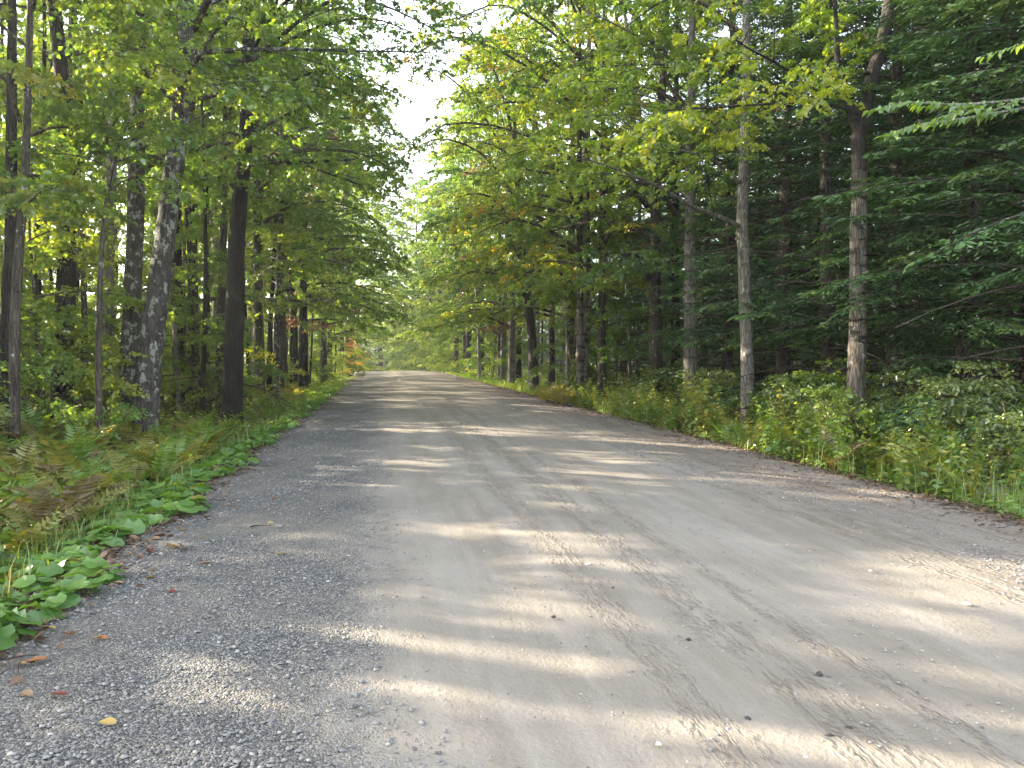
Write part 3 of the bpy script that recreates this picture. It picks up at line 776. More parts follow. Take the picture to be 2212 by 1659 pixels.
us = [(-8.8, 10.4), (-10.6, 7.6), (-10.2, 12.8), (-12.6, 11), (-9.4, 15.2), (-13, 14.5), (-11.5, 17.5), gp(90, 15), gp(-25, 17), gp(180, 25), gp(160, 21), gp(350, 24), gp(450, 29), gp(545, 38), gp(20, 20), gp(250, 28), gp(640, 52), gp(690, 57), gp(380, 34), gp(-10, 15.5), gp(440, 22)] + scatter(52, -26, -7.5, 9, 62, 1.8, 12)
batch(us, UNDER, 'sapling_tree', 'young tree', 'leafy maple saplings under the left canopy', D('leafy low maple sapling'), 'under the left canopy', ['bark_brown', 'bark_grey'], ['maple_light', 'maple', 'maple_light'], 13)
# right side: understory, hemlocks, far poles
ur = [gp(1360, 28), gp(1330, 31), gp(1150, 50), gp(1230, 33), gp(1100, 60), gp(960, 85), (6.0, 99), (7.5, 106), (4.6, 116), (5.4, 122), (2.0, 125), (8.4, 97)]
batch(ur, UNDER, 'sapling_tree', 'young tree', 'leafy maple saplings behind the right verge', D('leafy low maple sapling'), 'behind the right verge', ['bark_brown', 'bark_grey'], ['maple_light', 'maple'], 14)
hm = [gp(1460, 29), gp(1570, 24), gp(1690, 20.5), gp(1790, 17.5), gp(1930, 16), gp(2080, 14.5), gp(2230, 13), gp(2420, 11.5), gp(2000, 20), gp(2160, 18.5), gp(1860, 21.5), gp(1640, 27), gp(1520, 34), gp(1420, 38), gp(1760, 28), gp(1960, 27), gp(2150, 25), gp(1380, 46), gp(1600, 40), gp(2350, 17), gp(2700, 10), gp(2250, 22), gp(2050, 31), gp(1900, 34), gp(1750, 37), gp(2360, 27), gp(1650, 46), gp(2200, 34), gp(1560, 52)]
batch(hm, HEM, 'hemlock_tree', 'tree', 'dark hemlocks massed behind the right verge', D('hemlock with drooping dark boughs'), 'right of the road', ['bark_dark', 'bark_brown'], ['hemlock'], 15)
uf = [(6.2, 101), (5.6, 106), (4.6, 110), (3.6, 115), (2.6, 119), (6.5, 112), (5.2, 121), (1.4, 123), (-.2, 128), (7.6, 103), (-5.6, 100), (-6.8, 106), (-8.2, 111)]
uf = [q for q in uf if abs(q[0] - float(road_x(q[1]))) > HALF + .5]
batch(uf, UNDER, 'sapling_tree', 'young tree', 'saplings beyond the crest', D('leafy sapling'), 'closing in just beyond the crest', ['bark_dark'], ['maple', 'maple_light'], 56, smin=1.3, smax=1.7)
hf = [(-1.5, 112), (-4.5, 118), (1.5, 122), (4.2, 114), (-7.5, 114), (-2, 127), (6.5, 121), (-9, 122), (9, 116), (3.5, 130), (-6, 130), (.5, 117)]  # dark hemlocks added here to stand in for shade under the far canopy
hf = [q for q in hf if abs(q[0] - float(road_x(q[1]))) > HALF + .6]
batch(hf, HEM, 'hemlock_tree', 'tree', 'dark hemlocks added as canopy shade at the bend', D('hemlock'), 'added as canopy shade at the bend beyond the crest', ['bark_dark'], ['hemlock'], 54)
wr = scatter(22, 9.5, 20, 42, 98, 2.7, 16, clear=3.0)
batch(wr, FOREST + POLE, 'maple_tree', 'tree', 'grey trunks down the right side of the road', D('woodland trunk'), 'far down the right side of the road', ['bark_grey', 'bark_brown', 'bark_pale'], ['maple', 'maple_light'], 17)
wr2 = scatter(16, 20, 42, 14, 90, 5.0, 18)
batch(wr2, HEM + FOREST, 'forest_tree', 'tree', 'trees deep in the woods right of the road', D('forest tree'), 'deep in the woods right of the road', ['bark_dark', 'bark_brown'], ['hemlock', 'maple'], 19)
fr = np.random.default_rng(41)
dl = [(float(road_x(y)) - HALF - fr.uniform(1.2, 3.5), y) for y in np.arange(50, 108, 4.6)]
batch(dl, UNDER, 'sapling_tree', 'young tree', 'saplings crowding the far left verge', D('leafy sapling'), 'crowding the far left verge', ['bark_brown'], ['maple', 'maple_light'], 42)
dr_ = [(float(road_x(y)) + HALF + fr.uniform(1.2, 3.5), y) for y in np.arange(58, 112, 4.6)]
batch(dr_, UNDER, 'sapling_tree', 'young tree', 'saplings crowding the far right verge', D('leafy sapling'), 'crowding the far right verge', ['bark_brown'], ['maple', 'maple_light'], 43)
# autumn colour
place('maple_tree', UNDER[1], G(764, 66), 1.0, .58, 'small maple turned bright orange beside the road crest', 'young tree', None, M['bark_brown'], M['autumn'])
place('maple_tree', EDGE[1], G(1120, 52), math.pi + .3, .95, 'rusty red-brown maple leaning out over the right side of the road', 'tree', 'canopy maples lining the right verge', M['bark_dark'], M['rusty'])
place('maple_tree', EDGE[2], G(600, 42), -.2, .9, 'orange-tinged maple among the green ones on the left verge', 'tree', 'canopy maples lining the left verge', M['bark_dark'], M['rusty'])
#@@PLANTS
# ------------------------------------------------------------------ plant kinds
def frond_mesh(seed, wide=.25, pairs=14, arch=(76, -8)):
    r = np.random.default_rng(seed)
    n = 24
    ang = np.radians(np.linspace(arch[0], arch[1], n)); st = 1.0 / (n - 1)
    pts = np.zeros((n, 3)); pts[1:, 0] = np.cumsum(np.cos(ang[:-1]) * st); pts[1:, 2] = np.cumsum(np.sin(ang[:-1]) * st)
    pts[:, 1] = .05 * np.sin(np.linspace(0, 2, n) + r.uniform(0, 6)) - .05 * math.sin(r.uniform(0, 6))
    pts -= pts[0]
    P0, DD, NN, SS, TT = [], [], [], [], []
    for s in np.linspace(.20, .985, pairs):
        a = s * (n - 1); i = min(int(a), n - 2); p = pts[i] + (pts[i + 1] - pts[i]) * (a - i)
        tg = pts[i + 1] - pts[i]; tg /= np.linalg.norm(tg)
        up = np.cross(tg, (0, 1, 0)) * -1; up /= np.linalg.norm(up)
        L = wide * min(1, (s - .05) / .32) * (1.02 - s) ** .75 * 1.35 + .02
        for sg in (-1, 1):
            d = np.array((0, sg, 0)) * .93 + tg * .35 - UP * .12 + r.normal(0, .06, 3); d /= np.linalg.norm(d)
            tn = np.clip(.5 + r.normal(0, .18), 0, 1)
            P0.append(p); DD.append(d); NN.append(up + r.normal(0, .16, 3)); SS.append(L); TT.append(tn)
            for u in (.25, .5, .75):
                fw = np.cross(up, d)
                for s2 in (-1, 1):
                    P0.append(p + d * L * u - UP * (.09 * L * u * u)); DD.append(fw * s2 * .7 + d * .75); NN.append(up + r.normal(0, .1, 3)); SS.append(.20 * L * (1.15 - u)); TT.append(tn)
    V, F, T = leaf_geo(np.array(P0), np.array(DD), np.array(NN), np.array(SS), np.array(TT), (LEAF_OVAL[0] * np.array((1, .50, 1)), LEAF_OVAL[1]))
    V2, F2 = tubes(pts[None, ::3], np.linspace(.006, .002, len(pts[::3]))[None], 4)
    Va, Fa = join([(V, F), (V2, F2)])
    return make_mesh('frond', Va, Fa, np.concatenate([T, np.full(len(F2), .6)]))

FROND = [frond_mesh(1, .22), frond_mesh(2, .20, 12, (80, -30)), frond_mesh(3, .24, 14, (72, 15)), frond_mesh(4, .2, 12, (80, -5))]

def fern(loc, size, nf, mat, label, group, seed, mat2=None):
    r = np.random.default_rng(seed)
    t = empty('fern', loc)
    tag(t, label, 'fern', group)
    a0 = r.uniform(0, 6.28)
    for k in range(nf):
        o = part('frond', FROND[r.integers(4)], t, mat2 if (mat2 is not None and r.random() < .35) else mat)
        o.rotation_euler = (r.normal(0, .16), r.normal(.0, .22), a0 + k * 6.283 / nf + r.normal(0, .3))
        s = size * r.uniform(.7, 1.15); o.scale = (s, s, s)
        o.location = (r.normal(0, .03), r.normal(0, .03), 0)
    return t

def disc_leaf(seed, stalk=True):
    r = np.random.default_rng(seed); n = 18
    th = np.linspace(-math.pi, math.pi, n, endpoint=False) + math.pi / n
    notch = np.exp(-((np.abs(th) - math.pi) / .38) ** 2)
    rim = (1 - .62 * notch) * (1 + .05 * np.cos(7 * th) + r.normal(0, .025, n))
    c = np.array((.0, 0, 0))
    ring = np.stack([rim * np.cos(th), rim * np.sin(th), .10 * np.cos(2 * th) + .05 * np.cos(5 * th) + r.normal(0, .03, n) + .05], -1)
    mid = np.stack([.55 * rim * np.cos(th), .55 * rim * np.sin(th), .02 * np.cos(2 * th) + 0 * th], -1)
    V = np.vstack([mid, ring, c[None]])
    i = np.arange(n); j = (i + 1) % n
    Q = np.stack([i, i + n, j + n, j], -1)
    Q2 = np.stack([i, j, np.full(n, 2 * n), np.full(n, 2 * n)], -1)
    return V, Q, Q2, n
def disc_mesh(seed, rad, hgt):
    V, Q, Q2, n = disc_leaf(seed)
    r = np.random.default_rng(seed)
    tilt = r.uniform(.1, .5); ca, sa = math.cos(tilt), math.sin(tilt)
    V = V * rad; V = np.stack([V[:, 0] * ca + V[:, 2] * sa, V[:, 1], -V[:, 0] * sa + V[:, 2] * ca], -1)
    out = hgt * r.uniform(.5, 1.1)
    V += np.array((out, 0, hgt))
    P = spline([(0, 0, -.02), (out * .35, 0, hgt * .6), (out, 0, hgt)], 6)
    Vt, Ft = tubes(P[None], np.full((1, 6), .0035), 4)
    tri = np.vstack([Q[:, [0, 1, 2]], Q[:, [0, 2, 3]], Q2[:, :3], Ft[:, [0, 1, 2]] + len(V), Ft[:, [0, 2, 3]] + len(V)])
    nq = len(Q) * 2 + len(Q2)
    return make_mesh('leaf', np.vstack([V, Vt]), tri, np.concatenate([np.full(nq, .5) + np.tile(r.normal(0, .08, 18), nq // 18), np.full(len(tri) - nq, .8)]), smooth=True)
DISC = [disc_mesh(k, .046 + .004 * k, .055 + .014 * (k % 4)) for k in range(8)]

def coltsfoot(loc, nl, label, group, seed, size=1.0):
    r = np.random.default_rng(seed)
    t = empty('coltsfoot_plant', loc)
    tag(t, label, 'plant', group)
    a0 = r.uniform(0, 6.28)
    for k in range(nl):
        o = part('leaf', DISC[r.integers(8)], t, M['fern_yellow'] if r.random() < .05 else M['coltsfoot'])
        o.rotation_euler = (r.normal(0, .14), r.normal(0, .14), a0 + k * 2.4 + r.normal(0, .2))
        s = size * r.uniform(.65, 1.3); o.scale = (s, s, s * r.uniform(.8, 1.2))
    return t

def weed_meshes(seed, ht, stems, leaf, nleaf, tpl=LEAF_OVAL, spread=.16, hang=.25):
    r = np.random.default_rng(seed)
    PT, LP, LD, LN, LS, LT = [], [], [], [], [], []
    for k in range(stems):
        a = r.uniform(0, 6.28); h = ht * r.uniform(.6, 1.1); lean = r.uniform(.1, .45) * h
        b = np.array((r.normal(0, spread * .5), r.normal(0, spread * .5), -.03))
        P = spline([b, b + (lean * .3 * math.cos(a), lean * .3 * math.sin(a), h * .55), b + (lean * math.cos(a), lean * math.sin(a), h)], 7)
        PT.append(P)
        for j in range(nleaf):
            s = .12 + .88 * (j + r.random()) / nleaf; q = s * 6; i = min(int(q), 5); p = P[i] + (P[i + 1] - P[i]) * (q - i)
            az = 2.4 * j + r.normal(0, .3)
            LP.append(p); LD.append((math.cos(az), math.sin(az), r.normal(.15, .3) - hang)); LN.append(UP + r.normal(0, .45, 3)); LS.append(leaf * r.uniform(.6, 1.2) * (1.15 - .55 * s)); LT.append(np.clip(.3 + .4 * s + r.normal(0, .15), 0, 1))
    PT = np.array(PT)
    st = tubes(PT, np.repeat(np.linspace(.005, .002, 7)[None], stems, 0), 4)
    fo = leaf_geo(np.array(LP), np.array(LD), np.array(LN), np.array(LS), np.array(LT), tpl)
    return make_mesh('stem', *st), make_mesh('weed_foliage', *fo)
WEED = [weed_meshes(1, .75, 5, .10, 26), weed_meshes(2, .55, 6, .085, 20), weed_meshes(3, .95, 4, .11, 30), weed_meshes(4, .6, 7, .075, 26), weed_meshes(5, .45, 6, .12, 12, LEAF_SIMPLE)]

def shrub_meshes(seed, ht, stems=6, leaf=.075, spread=.5):
    r = np.random.default_rng(seed)
    PT = []; sp, sd, sl, st = [], [], [], []
    for k in range(stems):
        a = r.uniform(0, 6.28); h = ht * r.uniform(.65, 1.1); ln = spread * r.uniform(.3, 1.1) * ht
        b = np.array((r.normal(0, .08), r.normal(0, .08), -.05))
        P = spline([b, b + (ln * .25 * math.cos(a), ln * .25 * math.sin(a), h * .5), b + (ln * .7 * math.cos(a), ln * .7 * math.sin(a), h * .9), b + (ln * math.cos(a), ln * math.sin(a), h)], 9)
        PT.append(P)
        for j in range(9):
            s = r.uniform(.25, 1); q = s * 8; i = min(int(q), 7); p = P[i] + (P[i + 1] - P[i]) * (q - i)
            az = r.uniform(0, 6.28); d = np.array((math.cos(az), math.sin(az), r.uniform(.0, .6)))
            sp.append(p); sd.append(d / np.linalg.norm(d)); sl.append(ht * r.uniform(.15, .34)); st.append(r.normal(.5, .15))
    PT = np.array(PT); sp, sd, sl, st = map(np.array, (sp, sd, sl, st))
    stem = tubes(PT, np.repeat(np.linspace(.011, .004, 9)[None], stems, 0), 5)
    tw = tubes(sp[:, None] + sd[:, None] * (sl[:, None] * np.linspace(0, 1, 3))[..., None], np.repeat(np.linspace(.004, .0015, 3)[None], len(sl), 0), 3)
    fo = sprays(r, sp, sd, sl, np.full(len(sl), .1), 5, 7, .16, leaf, .5, st, LEAF_OVAL)
    return make_mesh('stem', *join([stem, tw])), make_mesh('shrub_foliage', *fo)
SHRUB = [shrub_meshes(1, 1.3), shrub_meshes(2, 1.0, 7), shrub_meshes(3, 1.6, 6), shrub_meshes(4, .8, 8, .06)]

def herb(name, ms, loc, rz, s, label, cat, group, leaf, stalk):
    t = empty(name, loc, rz, s)
    tag(t, label, cat, group)
    part('stem', ms[0], t, stalk); part('foliage', ms[1], t, leaf, kind='stuff')
    return t

def verge(side, y, a):
    """ground point at distance a outside the road edge"""
    x = float(road_x(y)) + side * (HALF + a)
    return np.array((x, y, Hf(x, y)))

near_word = lambda y: 'closest to the camera' if y < 6 else 'near the camera' if y < 10 else 'below the trunk pair' if y < 17 else 'around the dark trunk' if y < 24 else 'farther along'

# ferns of the left verge
r = np.random.default_rng(77)
spots = []
for k in range(900):
    y = 4.2 + 20 * r.random() ** 1.15; a = r.uniform(.8, 4.0)
    if all((y - b) ** 2 + (a - c) ** 2 > .40 ** 2 for b, c in spots):
        spots.append((y, a))
spots = sorted(spots)[:120]
cnt = {}
for k, (y, a) in enumerate(spots):
    u = r.random()
    kind = 'green' if u < .60 else 'yellow' if u < .84 else 'brown'
    key = (kind, near_word(y)); cnt[key] = cnt.get(key, 0) + 1
    adj = {'green': 'green', 'yellow': 'yellowing', 'brown': 'browned'}[kind]
    fern(verge(-1, y, a), r.uniform(.62, .98), int(r.integers(6, 9)), M['fern_' + kind], f'{adj} fern {near_word(y)} in the left verge, {ordinal(cnt[key] - 1)} along the road',
         'ferns in the left verge', 200 + k, {'green': M['fern_yellow'], 'yellow': M['fern_green'], 'brown': M['fern_yellow']}[kind])
# the bright fern patches on both sides
for k, (px, d) in enumerate([(556, 29), (540, 28), (566, 30.5), (620, 31), (634, 30), (628, 33)]):
    q = G(px, d); fern(q, .95, 8, M['fern_yellow'], f'bright yellow-green fern by the pale lichened trunk, {ordinal(k)} of the clump', 'bright ferns on the left verge', 400 + k)
for k, (px, d) in enumerate([(1185, 26.5), (1205, 26), (1222, 25.5), (1200, 24.8), (1178, 25.5), (1236, 26.3), (1214, 24.3)]):
    q = G(px, d); fern(q, .85, 8, M['fern_yellow'], f'bright yellow fern before the joined stems, {ordinal(k)} of the clump', 'bright ferns on the right verge', 420 + k)
spots = []
for k in range(700):
    y = 9 + 20 * r.random(); a = r.uniform(.35, 3.0)
    if all((y - b) ** 2 + (a - c) ** 2 > .62 ** 2 for b, c in spots):
        spots.append((y, a))
spots = sorted(spots)[:52]
cnt = {}
for k, (y, a) in enumerate(spots):
    u = r.random(); kind = 'brown' if u < .34 else 'yellow' if u < .68 else 'green'
    wh = 'opposite the camera' if y < 13 else 'below the knobbed trunk' if y < 19 else 'farther along'
    key = (kind, wh); cnt[key] = cnt.get(key, 0) + 1
    fern(verge(1, y, a), r.uniform(.5, .8), int(r.integers(6, 9)), M['fern_' + kind], f'{ {"green": "green", "yellow": "yellowing", "brown": "browned"}[kind]} fern {wh} in the right verge, {ordinal(cnt[key] - 1)} along the road',
         'ferns in the right verge', 500 + k, M['fern_green'])

LC = {}
# coltsfoot along the left edge: plants one by one near the camera, one carpet beyond
r = np.random.default_rng(5)
spots = []
for k in range(4000):
    y = 3.3 + 9.0 * r.random() ** 1.2; a = -.10 + 1.45 * r.random() ** 1.25 + .18 * math.sin(y * 2.1) + .07 * math.sin(y * 5.3)
    if all((y - b) ** 2 + (a - c) ** 2 > .19 ** 2 for b, c in spots):
        spots.append((y, a))
spots = sorted(spots)[:190]
ymax = spots[-1][0]
for k, (y, a) in enumerate(spots):
    wh = 'at the gravel edge' if a < .35 else 'among taller stems' if a < .85 else 'under the ferns'
    nl = int(r.integers(7, 12)); sz = r.uniform(.8, 1.2)
    key = ('large' if sz > 1 else 'small', wh, 'nearest the camera' if y < 4.6 else 'beside the red leaves' if y < 6.2 else 'farther off')
    LC[key] = LC.get(key, 0) + 1
    coltsfoot(verge(-1, y, a) - np.array((0, 0, .01)), nl, f'{key[0]} round-leaved plant {wh} {key[2]}, {ordinal(LC[key] - 1)} outward', 'round-leaved plants along the gravel', 700 + k, sz)
def stack(meshes, n, place_fn, seed):
    """many transformed copies of small meshes as one mesh"""
    r = np.random.default_rng(seed); Vs, Fs, Ts, o = [], [], [], 0
    data = []
    for m_ in meshes:
        v = np.zeros(len(m_.vertices) * 3, np.float32); m_.vertices.foreach_get('co', v)
        k = len(m_.loops) // len(m_.polygons); f = np.zeros(len(m_.loops), np.int32); m_.loops.foreach_get('vertex_index', f)
        t = np.zeros(len(m_.polygons), np.float32)
        if 'tint' in m_.attributes: m_.attributes['tint'].data.foreach_get('value', t)
        data.append((v.reshape(-1, 3), f.reshape(-1, k), t))
    for i in range(n):
        res = place_fn(r, i)
        if res is None: continue
        p, s, sc_, kk = res
        v, f, t = data[kk if kk is not None else r.integers(len(data))]
        a = r.uniform(0, 6.28); c, s_ = math.cos(a), math.sin(a)
        tx, ty = r.normal(0, .15, 2)
        q = np.stack([v[:, 0] * c - v[:, 1] * s_, v[:, 0] * s_ + v[:, 1] * c, v[:, 2] + v[:, 0] * tx + v[:, 1] * ty], -1) * np.array(sc_) + p
        Vs.append(q); Fs.append(f + o); Ts.append(np.clip(t + r.normal(0, .12), 0, 1)); o += len(v)
    return np.concatenate(Vs), np.concatenate(Fs), np.concatenate(Ts)
def pf(r, i):
    y = 8.0 + 34 * r.random() ** 1.25
    a = -.12 + 1.6 * r.random() ** 1.3 + .18 * math.sin(y * 2.1)
    if y < ymax - .3: return None
    s = r.uniform(.7, 1.35)
    return verge(-1, y, a), 0, (s, s, s * r.uniform(.7, 1.3)), None
tag(part('round_leaved_groundcover', make_mesh('groundcover', *stack(DISC, 2600, pf, 9)), None, M['coltsfoot']), 'carpet of round green leaves along the far left gravel edge', None, None, 'stuff')

# leafy weeds and shrubs
def plant_run(kind, n, side, y0, y1, a0, a1, mind, meshes, leafs, stalk, seed, name, cat, group, desc, smin, smax, pw=1.2):
    r = np.random.default_rng(seed); spots = []
    for k in range(n * 30):
        y = y0 + (y1 - y0) * r.random() ** pw; a = r.uniform(a0, a1)
        if all((y - b) ** 2 + (a - c) ** 2 > mind ** 2 for b, c in spots): spots.append((y, a))
        if len(spots) >= n: break
    spots.sort()
    for k, (y, a) in enumerate(spots):
        i = r.integers(len(meshes)); s = r.uniform(smin, smax)
        dep = 'at the road edge' if a < a0 + (a1 - a0) / 3 else 'midway back' if a < a0 + 2 * (a1 - a0) / 3 else 'against the trees'
        tall = 'tall' if s > (smin + smax) / 2 else 'short'
        zone = 'nearest' if y < y0 + (y1 - y0) * .25 else 'middle' if y < y0 + (y1 - y0) * .55 else 'far'
        key = (desc, tall, dep, zone); LC[key] = LC.get(key, 0) + 1
        herb(name, meshes[i], verge(side, y, a), r.uniform(0, 6.28), s, f'{tall} {desc} {dep}, {ordinal(LC[key] - 1)} along its {zone} stretch', cat, group, M[leafs[r.integers(len(leafs))]], stalk)
plant_run('weed', 150, 1, 7.5, 24, .15, 2.6, .30, WEED, ['weed', 'grass', 'grass', 'fern_yellow'], M['stalk'], 31, 'leafy_weed', 'weed', 'leafy weeds in the right verge', 'leafy weed of the right verge', .95, 1.7)
plant_run('weed', 60, -1, 5, 26, .7, 3.0, .42, WEED, ['weed', 'grass'], M['stalk'], 32, 'leafy_weed', 'weed', 'leafy weeds in the left verge', 'leafy weed of the left verge', .45, .85)
plant_run('shrub', 44, 1, 9.0, 36, 2.2, 4.4, .65, SHRUB, ['shrub', 'shrub', 'shrub', 'weed'], M['bark_twig'], 33, 'shrub', 'shrub', 'shrubs behind the right verge', 'shrub of the right verge', .65, 1.2)
plant_run('shrub', 12, 1, 8.2, 15, 1.5, 3.0, .7, SHRUB, ['shrub', 'grass'], M['bark_twig'], 35, 'shrub', 'shrub', 'loose bushes at the near right verge', 'loose bush at right', .7, 1.1)
plant_run('shrub', 30, -1, 10, 45, 2.6, 6.5, 1.1, SHRUB, ['weed', 'shrub'], M['bark_twig'], 34, 'shrub', 'shrub', 'shrubs behind the left verge', 'shrub of the left verge', .8, 1.5)

# ground cover nobody could count
r = np.random.default_rng(21)
def cover(n, side, y0, y1, a0, a1, hmax, size, pw, tpl=LEAF_OVAL, apow=1.0):
    y = y0 + (y1 - y0) * r.random(n) ** pw; a = a0 + (a1 - a0) * r.random(n) ** apow
    x = road_x(y) + side * (HALF + a)
    cl = np.clip(.55 + .75 * wob(x, y, 1.6, side), .05, 1.3)
    z = H(x, y) + hmax * cl * r.random(n) * np.clip(a + .25, .15, 1)
    az = r.uniform(0, 6.28, n)
    D_ = np.stack([np.cos(az), np.sin(az), r.normal(-.1, .3, n)], -1); N_ = UP + r.normal(0, .5, (n, 3))
    s = size * r.uniform(.6, 1.4, n) * (1 + np.clip(y - 18, 0, 60) * .014)
    return leaf_geo(np.stack([x, y, z], -1), D_, N_, s, np.clip(r.normal(.45, .2, n) + .2 * wob(x, y, .8), 0, 1), tpl)
def cat3(gs):
    V, F = join([(g[0], g[1]) for g in gs]); return V, F, np.concatenate([g[2] for g in gs])
und = cat3([cover(26000, 1, 6, 75, .0, 3.6, .55, .07, 1.5), cover(22000, -1, 4, 75, .9, 5.0, .5, .075, 1.5), cover(14000, -1, 12, 75, 4, 26, .7, .11, 1.1), cover(9000, 1, 14, 90, 3, 16, .5, .10, 1.1)])
tag(part('undergrowth', make_mesh('undergrowth', *und), None, M['weed']), 'low leafy undergrowth along both verges and under the trees', None, None, 'stuff')
brn = cat3([cover(4000, -1, 4.5, 26, .8, 4.2, .42, .075, 1.3), cover(5000, 1, 9, 26, .1, 2.6, .35, .07, 1.2)])
tag(part('withered_undergrowth', make_mesh('withered', *brn), None, M['fern_brown']), 'withered brown and yellow undergrowth between the ferns', None, None, 'stuff')

def blades(n, side, y0, y1, a0, a1, ht, pw):
    y = y0 + (y1 - y0) * r.random(n) ** pw; a = r.uniform(a0, a1, n) + .12 * np.sin(y * 3)
    x = road_x(y) + side * (HALF + a)
    keep = r.random(n) < np.clip(.35 + .8 * wob(x, y, 1.2, 7 + side), .04, 1)
    x, y = x[keep], y[keep]; n = len(x)
    p = np.stack([x, y, H(x, y) - .02], -1)
    az = r.uniform(0, 6.28, n); h = ht * r.uniform(.45, 1.15, n)
    ln = np.stack([np.cos(az), np.sin(az), np.zeros(n)], -1); wd = np.stack([-np.sin(az), np.cos(az), np.zeros(n)], -1) * (.0035 + .0015 * (y[:, None] > 14))
    b = r.uniform(.2, .9, n)[:, None]
    q1 = p + UP * (h * .62)[:, None] + ln * b * h[:, None] * .28; q2 = p + UP * (h * .85)[:, None] + ln * b * h[:, None] * .85
    V = np.stack([p - wd, p + wd, q1 + wd * .8, q1 - wd * .8, q2 + wd * .1, q2 - wd * .1], 1).reshape(-1, 3)
    k = (np.arange(n) * 6)[:, None]
    F = np.concatenate([k + np.array([[0, 1, 2, 3]]), k + np.array([[3, 2, 4, 5]])])
    t = np.clip(r.normal(.5, .2, n), 0, 1)
    return V, F, np.concatenate([t, t])
gr = cat3([blades(11000, 1, 6, 40, .0, 2.2, .55, 1.3), blades(9000, -1, 4, 30, .3, 2.4, .38, 1.2), blades(14000, -1, 18, 60, -.1, 1.6, .24, 1.2), blades(9000, 1, 20, 75, -.1, 1.8, .3, 1.0)])
tag(part('grass', make_mesh('grass', *gr), None, M['grass']), 'thin grass blades along the road verges', None, None, 'stuff')

def flat_leaves(n, xs_, ys_, size, dens=None):
    P = np.stack([xs_, ys_, H(xs_, ys_) + .022], -1)
    az = r.uniform(0, 6.28, len(P))
    return leaf_geo(P, np.stack([np.cos(az), np.sin(az), r.normal(.05, .22, len(P))], -1), UP + r.normal(0, .28, (len(P), 3)), size * r.uniform(.5, 1.25, len(P)), np.clip(r.normal(.45, .25, len(P)), 0, 1), LEAF_OVAL)
n = 4200; y1 = 3 + 34 * r.random(n) ** 1.5; x1 = road_x(y1) - HALF - r.normal(.08, .22, n)
n2_ = 3600; y2 = 5 + 40 * r.random(n2_) ** 1.4; x2 = road_x(y2) + HALF - .12 + r.normal(0, .30, n2_)
n3 = 9000; y3 = 4 + 60 * r.random(n3) ** 1.2; x3 = np.where(r.random(n3) < .5, road_x(y3) - HALF - .8 - 12 * r.random(n3), road_x(y3) + HALF + .8 + 9 * r.random(n3))
tag(part('leaf_litter', make_mesh('litter', *cat3([flat_leaves(n, x1, y1, .075), flat_leaves(n2_, x2, y2, .06), flat_leaves(n3, x3, y3, .10)])), None, M['litter']), 'brown leaf litter along the road edges and under the trees', None, None, 'stuff')

# ------------------------------------------------------------------ stones
OCT = np.array([(1, 0, 0), (-1, 0, 0), (0, 1, 0), (0, -1, 0), (0, 0, 1), (0, 0, -1), (.6, .6, .45), (-.6, .6, .4), (-.6, -.6, .45), (.6, -.6, .4)], float)
OF = np.array([(4, 6, 7), (4, 7, 8), (4, 8, 9), (4, 9, 6), (0, 2, 6), (2, 1, 7), (1, 3, 8), (3, 0, 9), (6, 2, 7), (7, 1, 8), (8, 3, 9), (9, 0, 6), (0, 5, 2), (2, 5, 1), (1, 5, 3), (3, 5, 0)])
def stones(x, y, s, rg, sink=.25, f=12):
    n = len(x)
    v = OCT[None] * rg.uniform(.65, 1.25, (n, 10, 3)) * np.stack([rg.uniform(.8, 1.5, n), rg.uniform(.7, 1.1, n), rg.uniform(.45, .85, n)], -1)[:, None]
    a = rg.uniform(0, 6.28, n)[:, None]; c, q = np.cos(a), np.sin(a)
    V = np.stack([v[..., 0] * c - v[..., 1] * q, v[..., 0] * q + v[..., 1] * c, v[..., 2]], -1) * s[:, None, None]
    V += np.stack([x, y, H(x, y) + .006 + s * sink], -1)[:, None]
    FF = OF[:f]
    F = (FF[None] + (np.arange(n) * 10)[:, None, None]).reshape(-1, 3)
    return V.reshape(-1, 3), F, np.repeat(np.clip(rg.normal(.45, .22, n), 0, 1), f)
m = NT('loose_stone')
a = m.n('ShaderNodeAttribute', attribute_name='tint')
oi = m.n('ShaderNodeObjectInfo')
n_ = m.noise(m.pos(), 90, 2)
sc_col = m.ramp(m.math('ADD', a.outputs['Fac'], m.math('MULTIPLY', m.math('SUBTRACT', n_, .5), .35)), [(0, (.10, .10, .105)), (.4, (.19, .185, .185)), (.8, (.25, .24, .225)), (1, (.36, .34, .31))])
stone_mat = m.pbr(sc_col, .9, m.bump(n_, .4, .004), .2)
rg = np.random.default_rng(3)
n = 52000; y = 2.2 + 20 * rg.random(n) ** 2.1; x = -2.25 + 2.3 * rg.random(n) ** 1.15 + rg.normal(0, .16, n)
k = rg.random(n) < np.clip(.5 + .55 * wob(x, y, 2.4, 3) + .5 * wob(x, y, .9, 1), .06, 1); x, y = x[k], y[k]
s1 = stones(x, y, .003 + .0105 * rg.random(len(x)) ** 2.6 + .00022 * y, rg)
n = 5200; y = 3 + 24 * rg.random(n) ** 1.4; x = 4.15 + rg.normal(0, .30, n) + .25 * np.sin(y * .4)
s2 = stones(x, y, .004 + .010 * rg.random(n) ** 2 + .0003 * y, rg)
n = 4200; y = 4 + 26 * rg.random(n) ** 1.3; x = rg.uniform(4.2, 5.95, n)
s3 = stones(x, y, .004 + .009 * rg.random(n) ** 2.5 + .0003 * y, rg)
n = 4200; y = 2.5 + 16 * rg.random(n) ** 1.4; x = 1.55 + rg.normal(0, .75, n)
s4 = stones(x, y, .003 + .007 * rg.random(n) ** 3 + .0002 * y, rg)
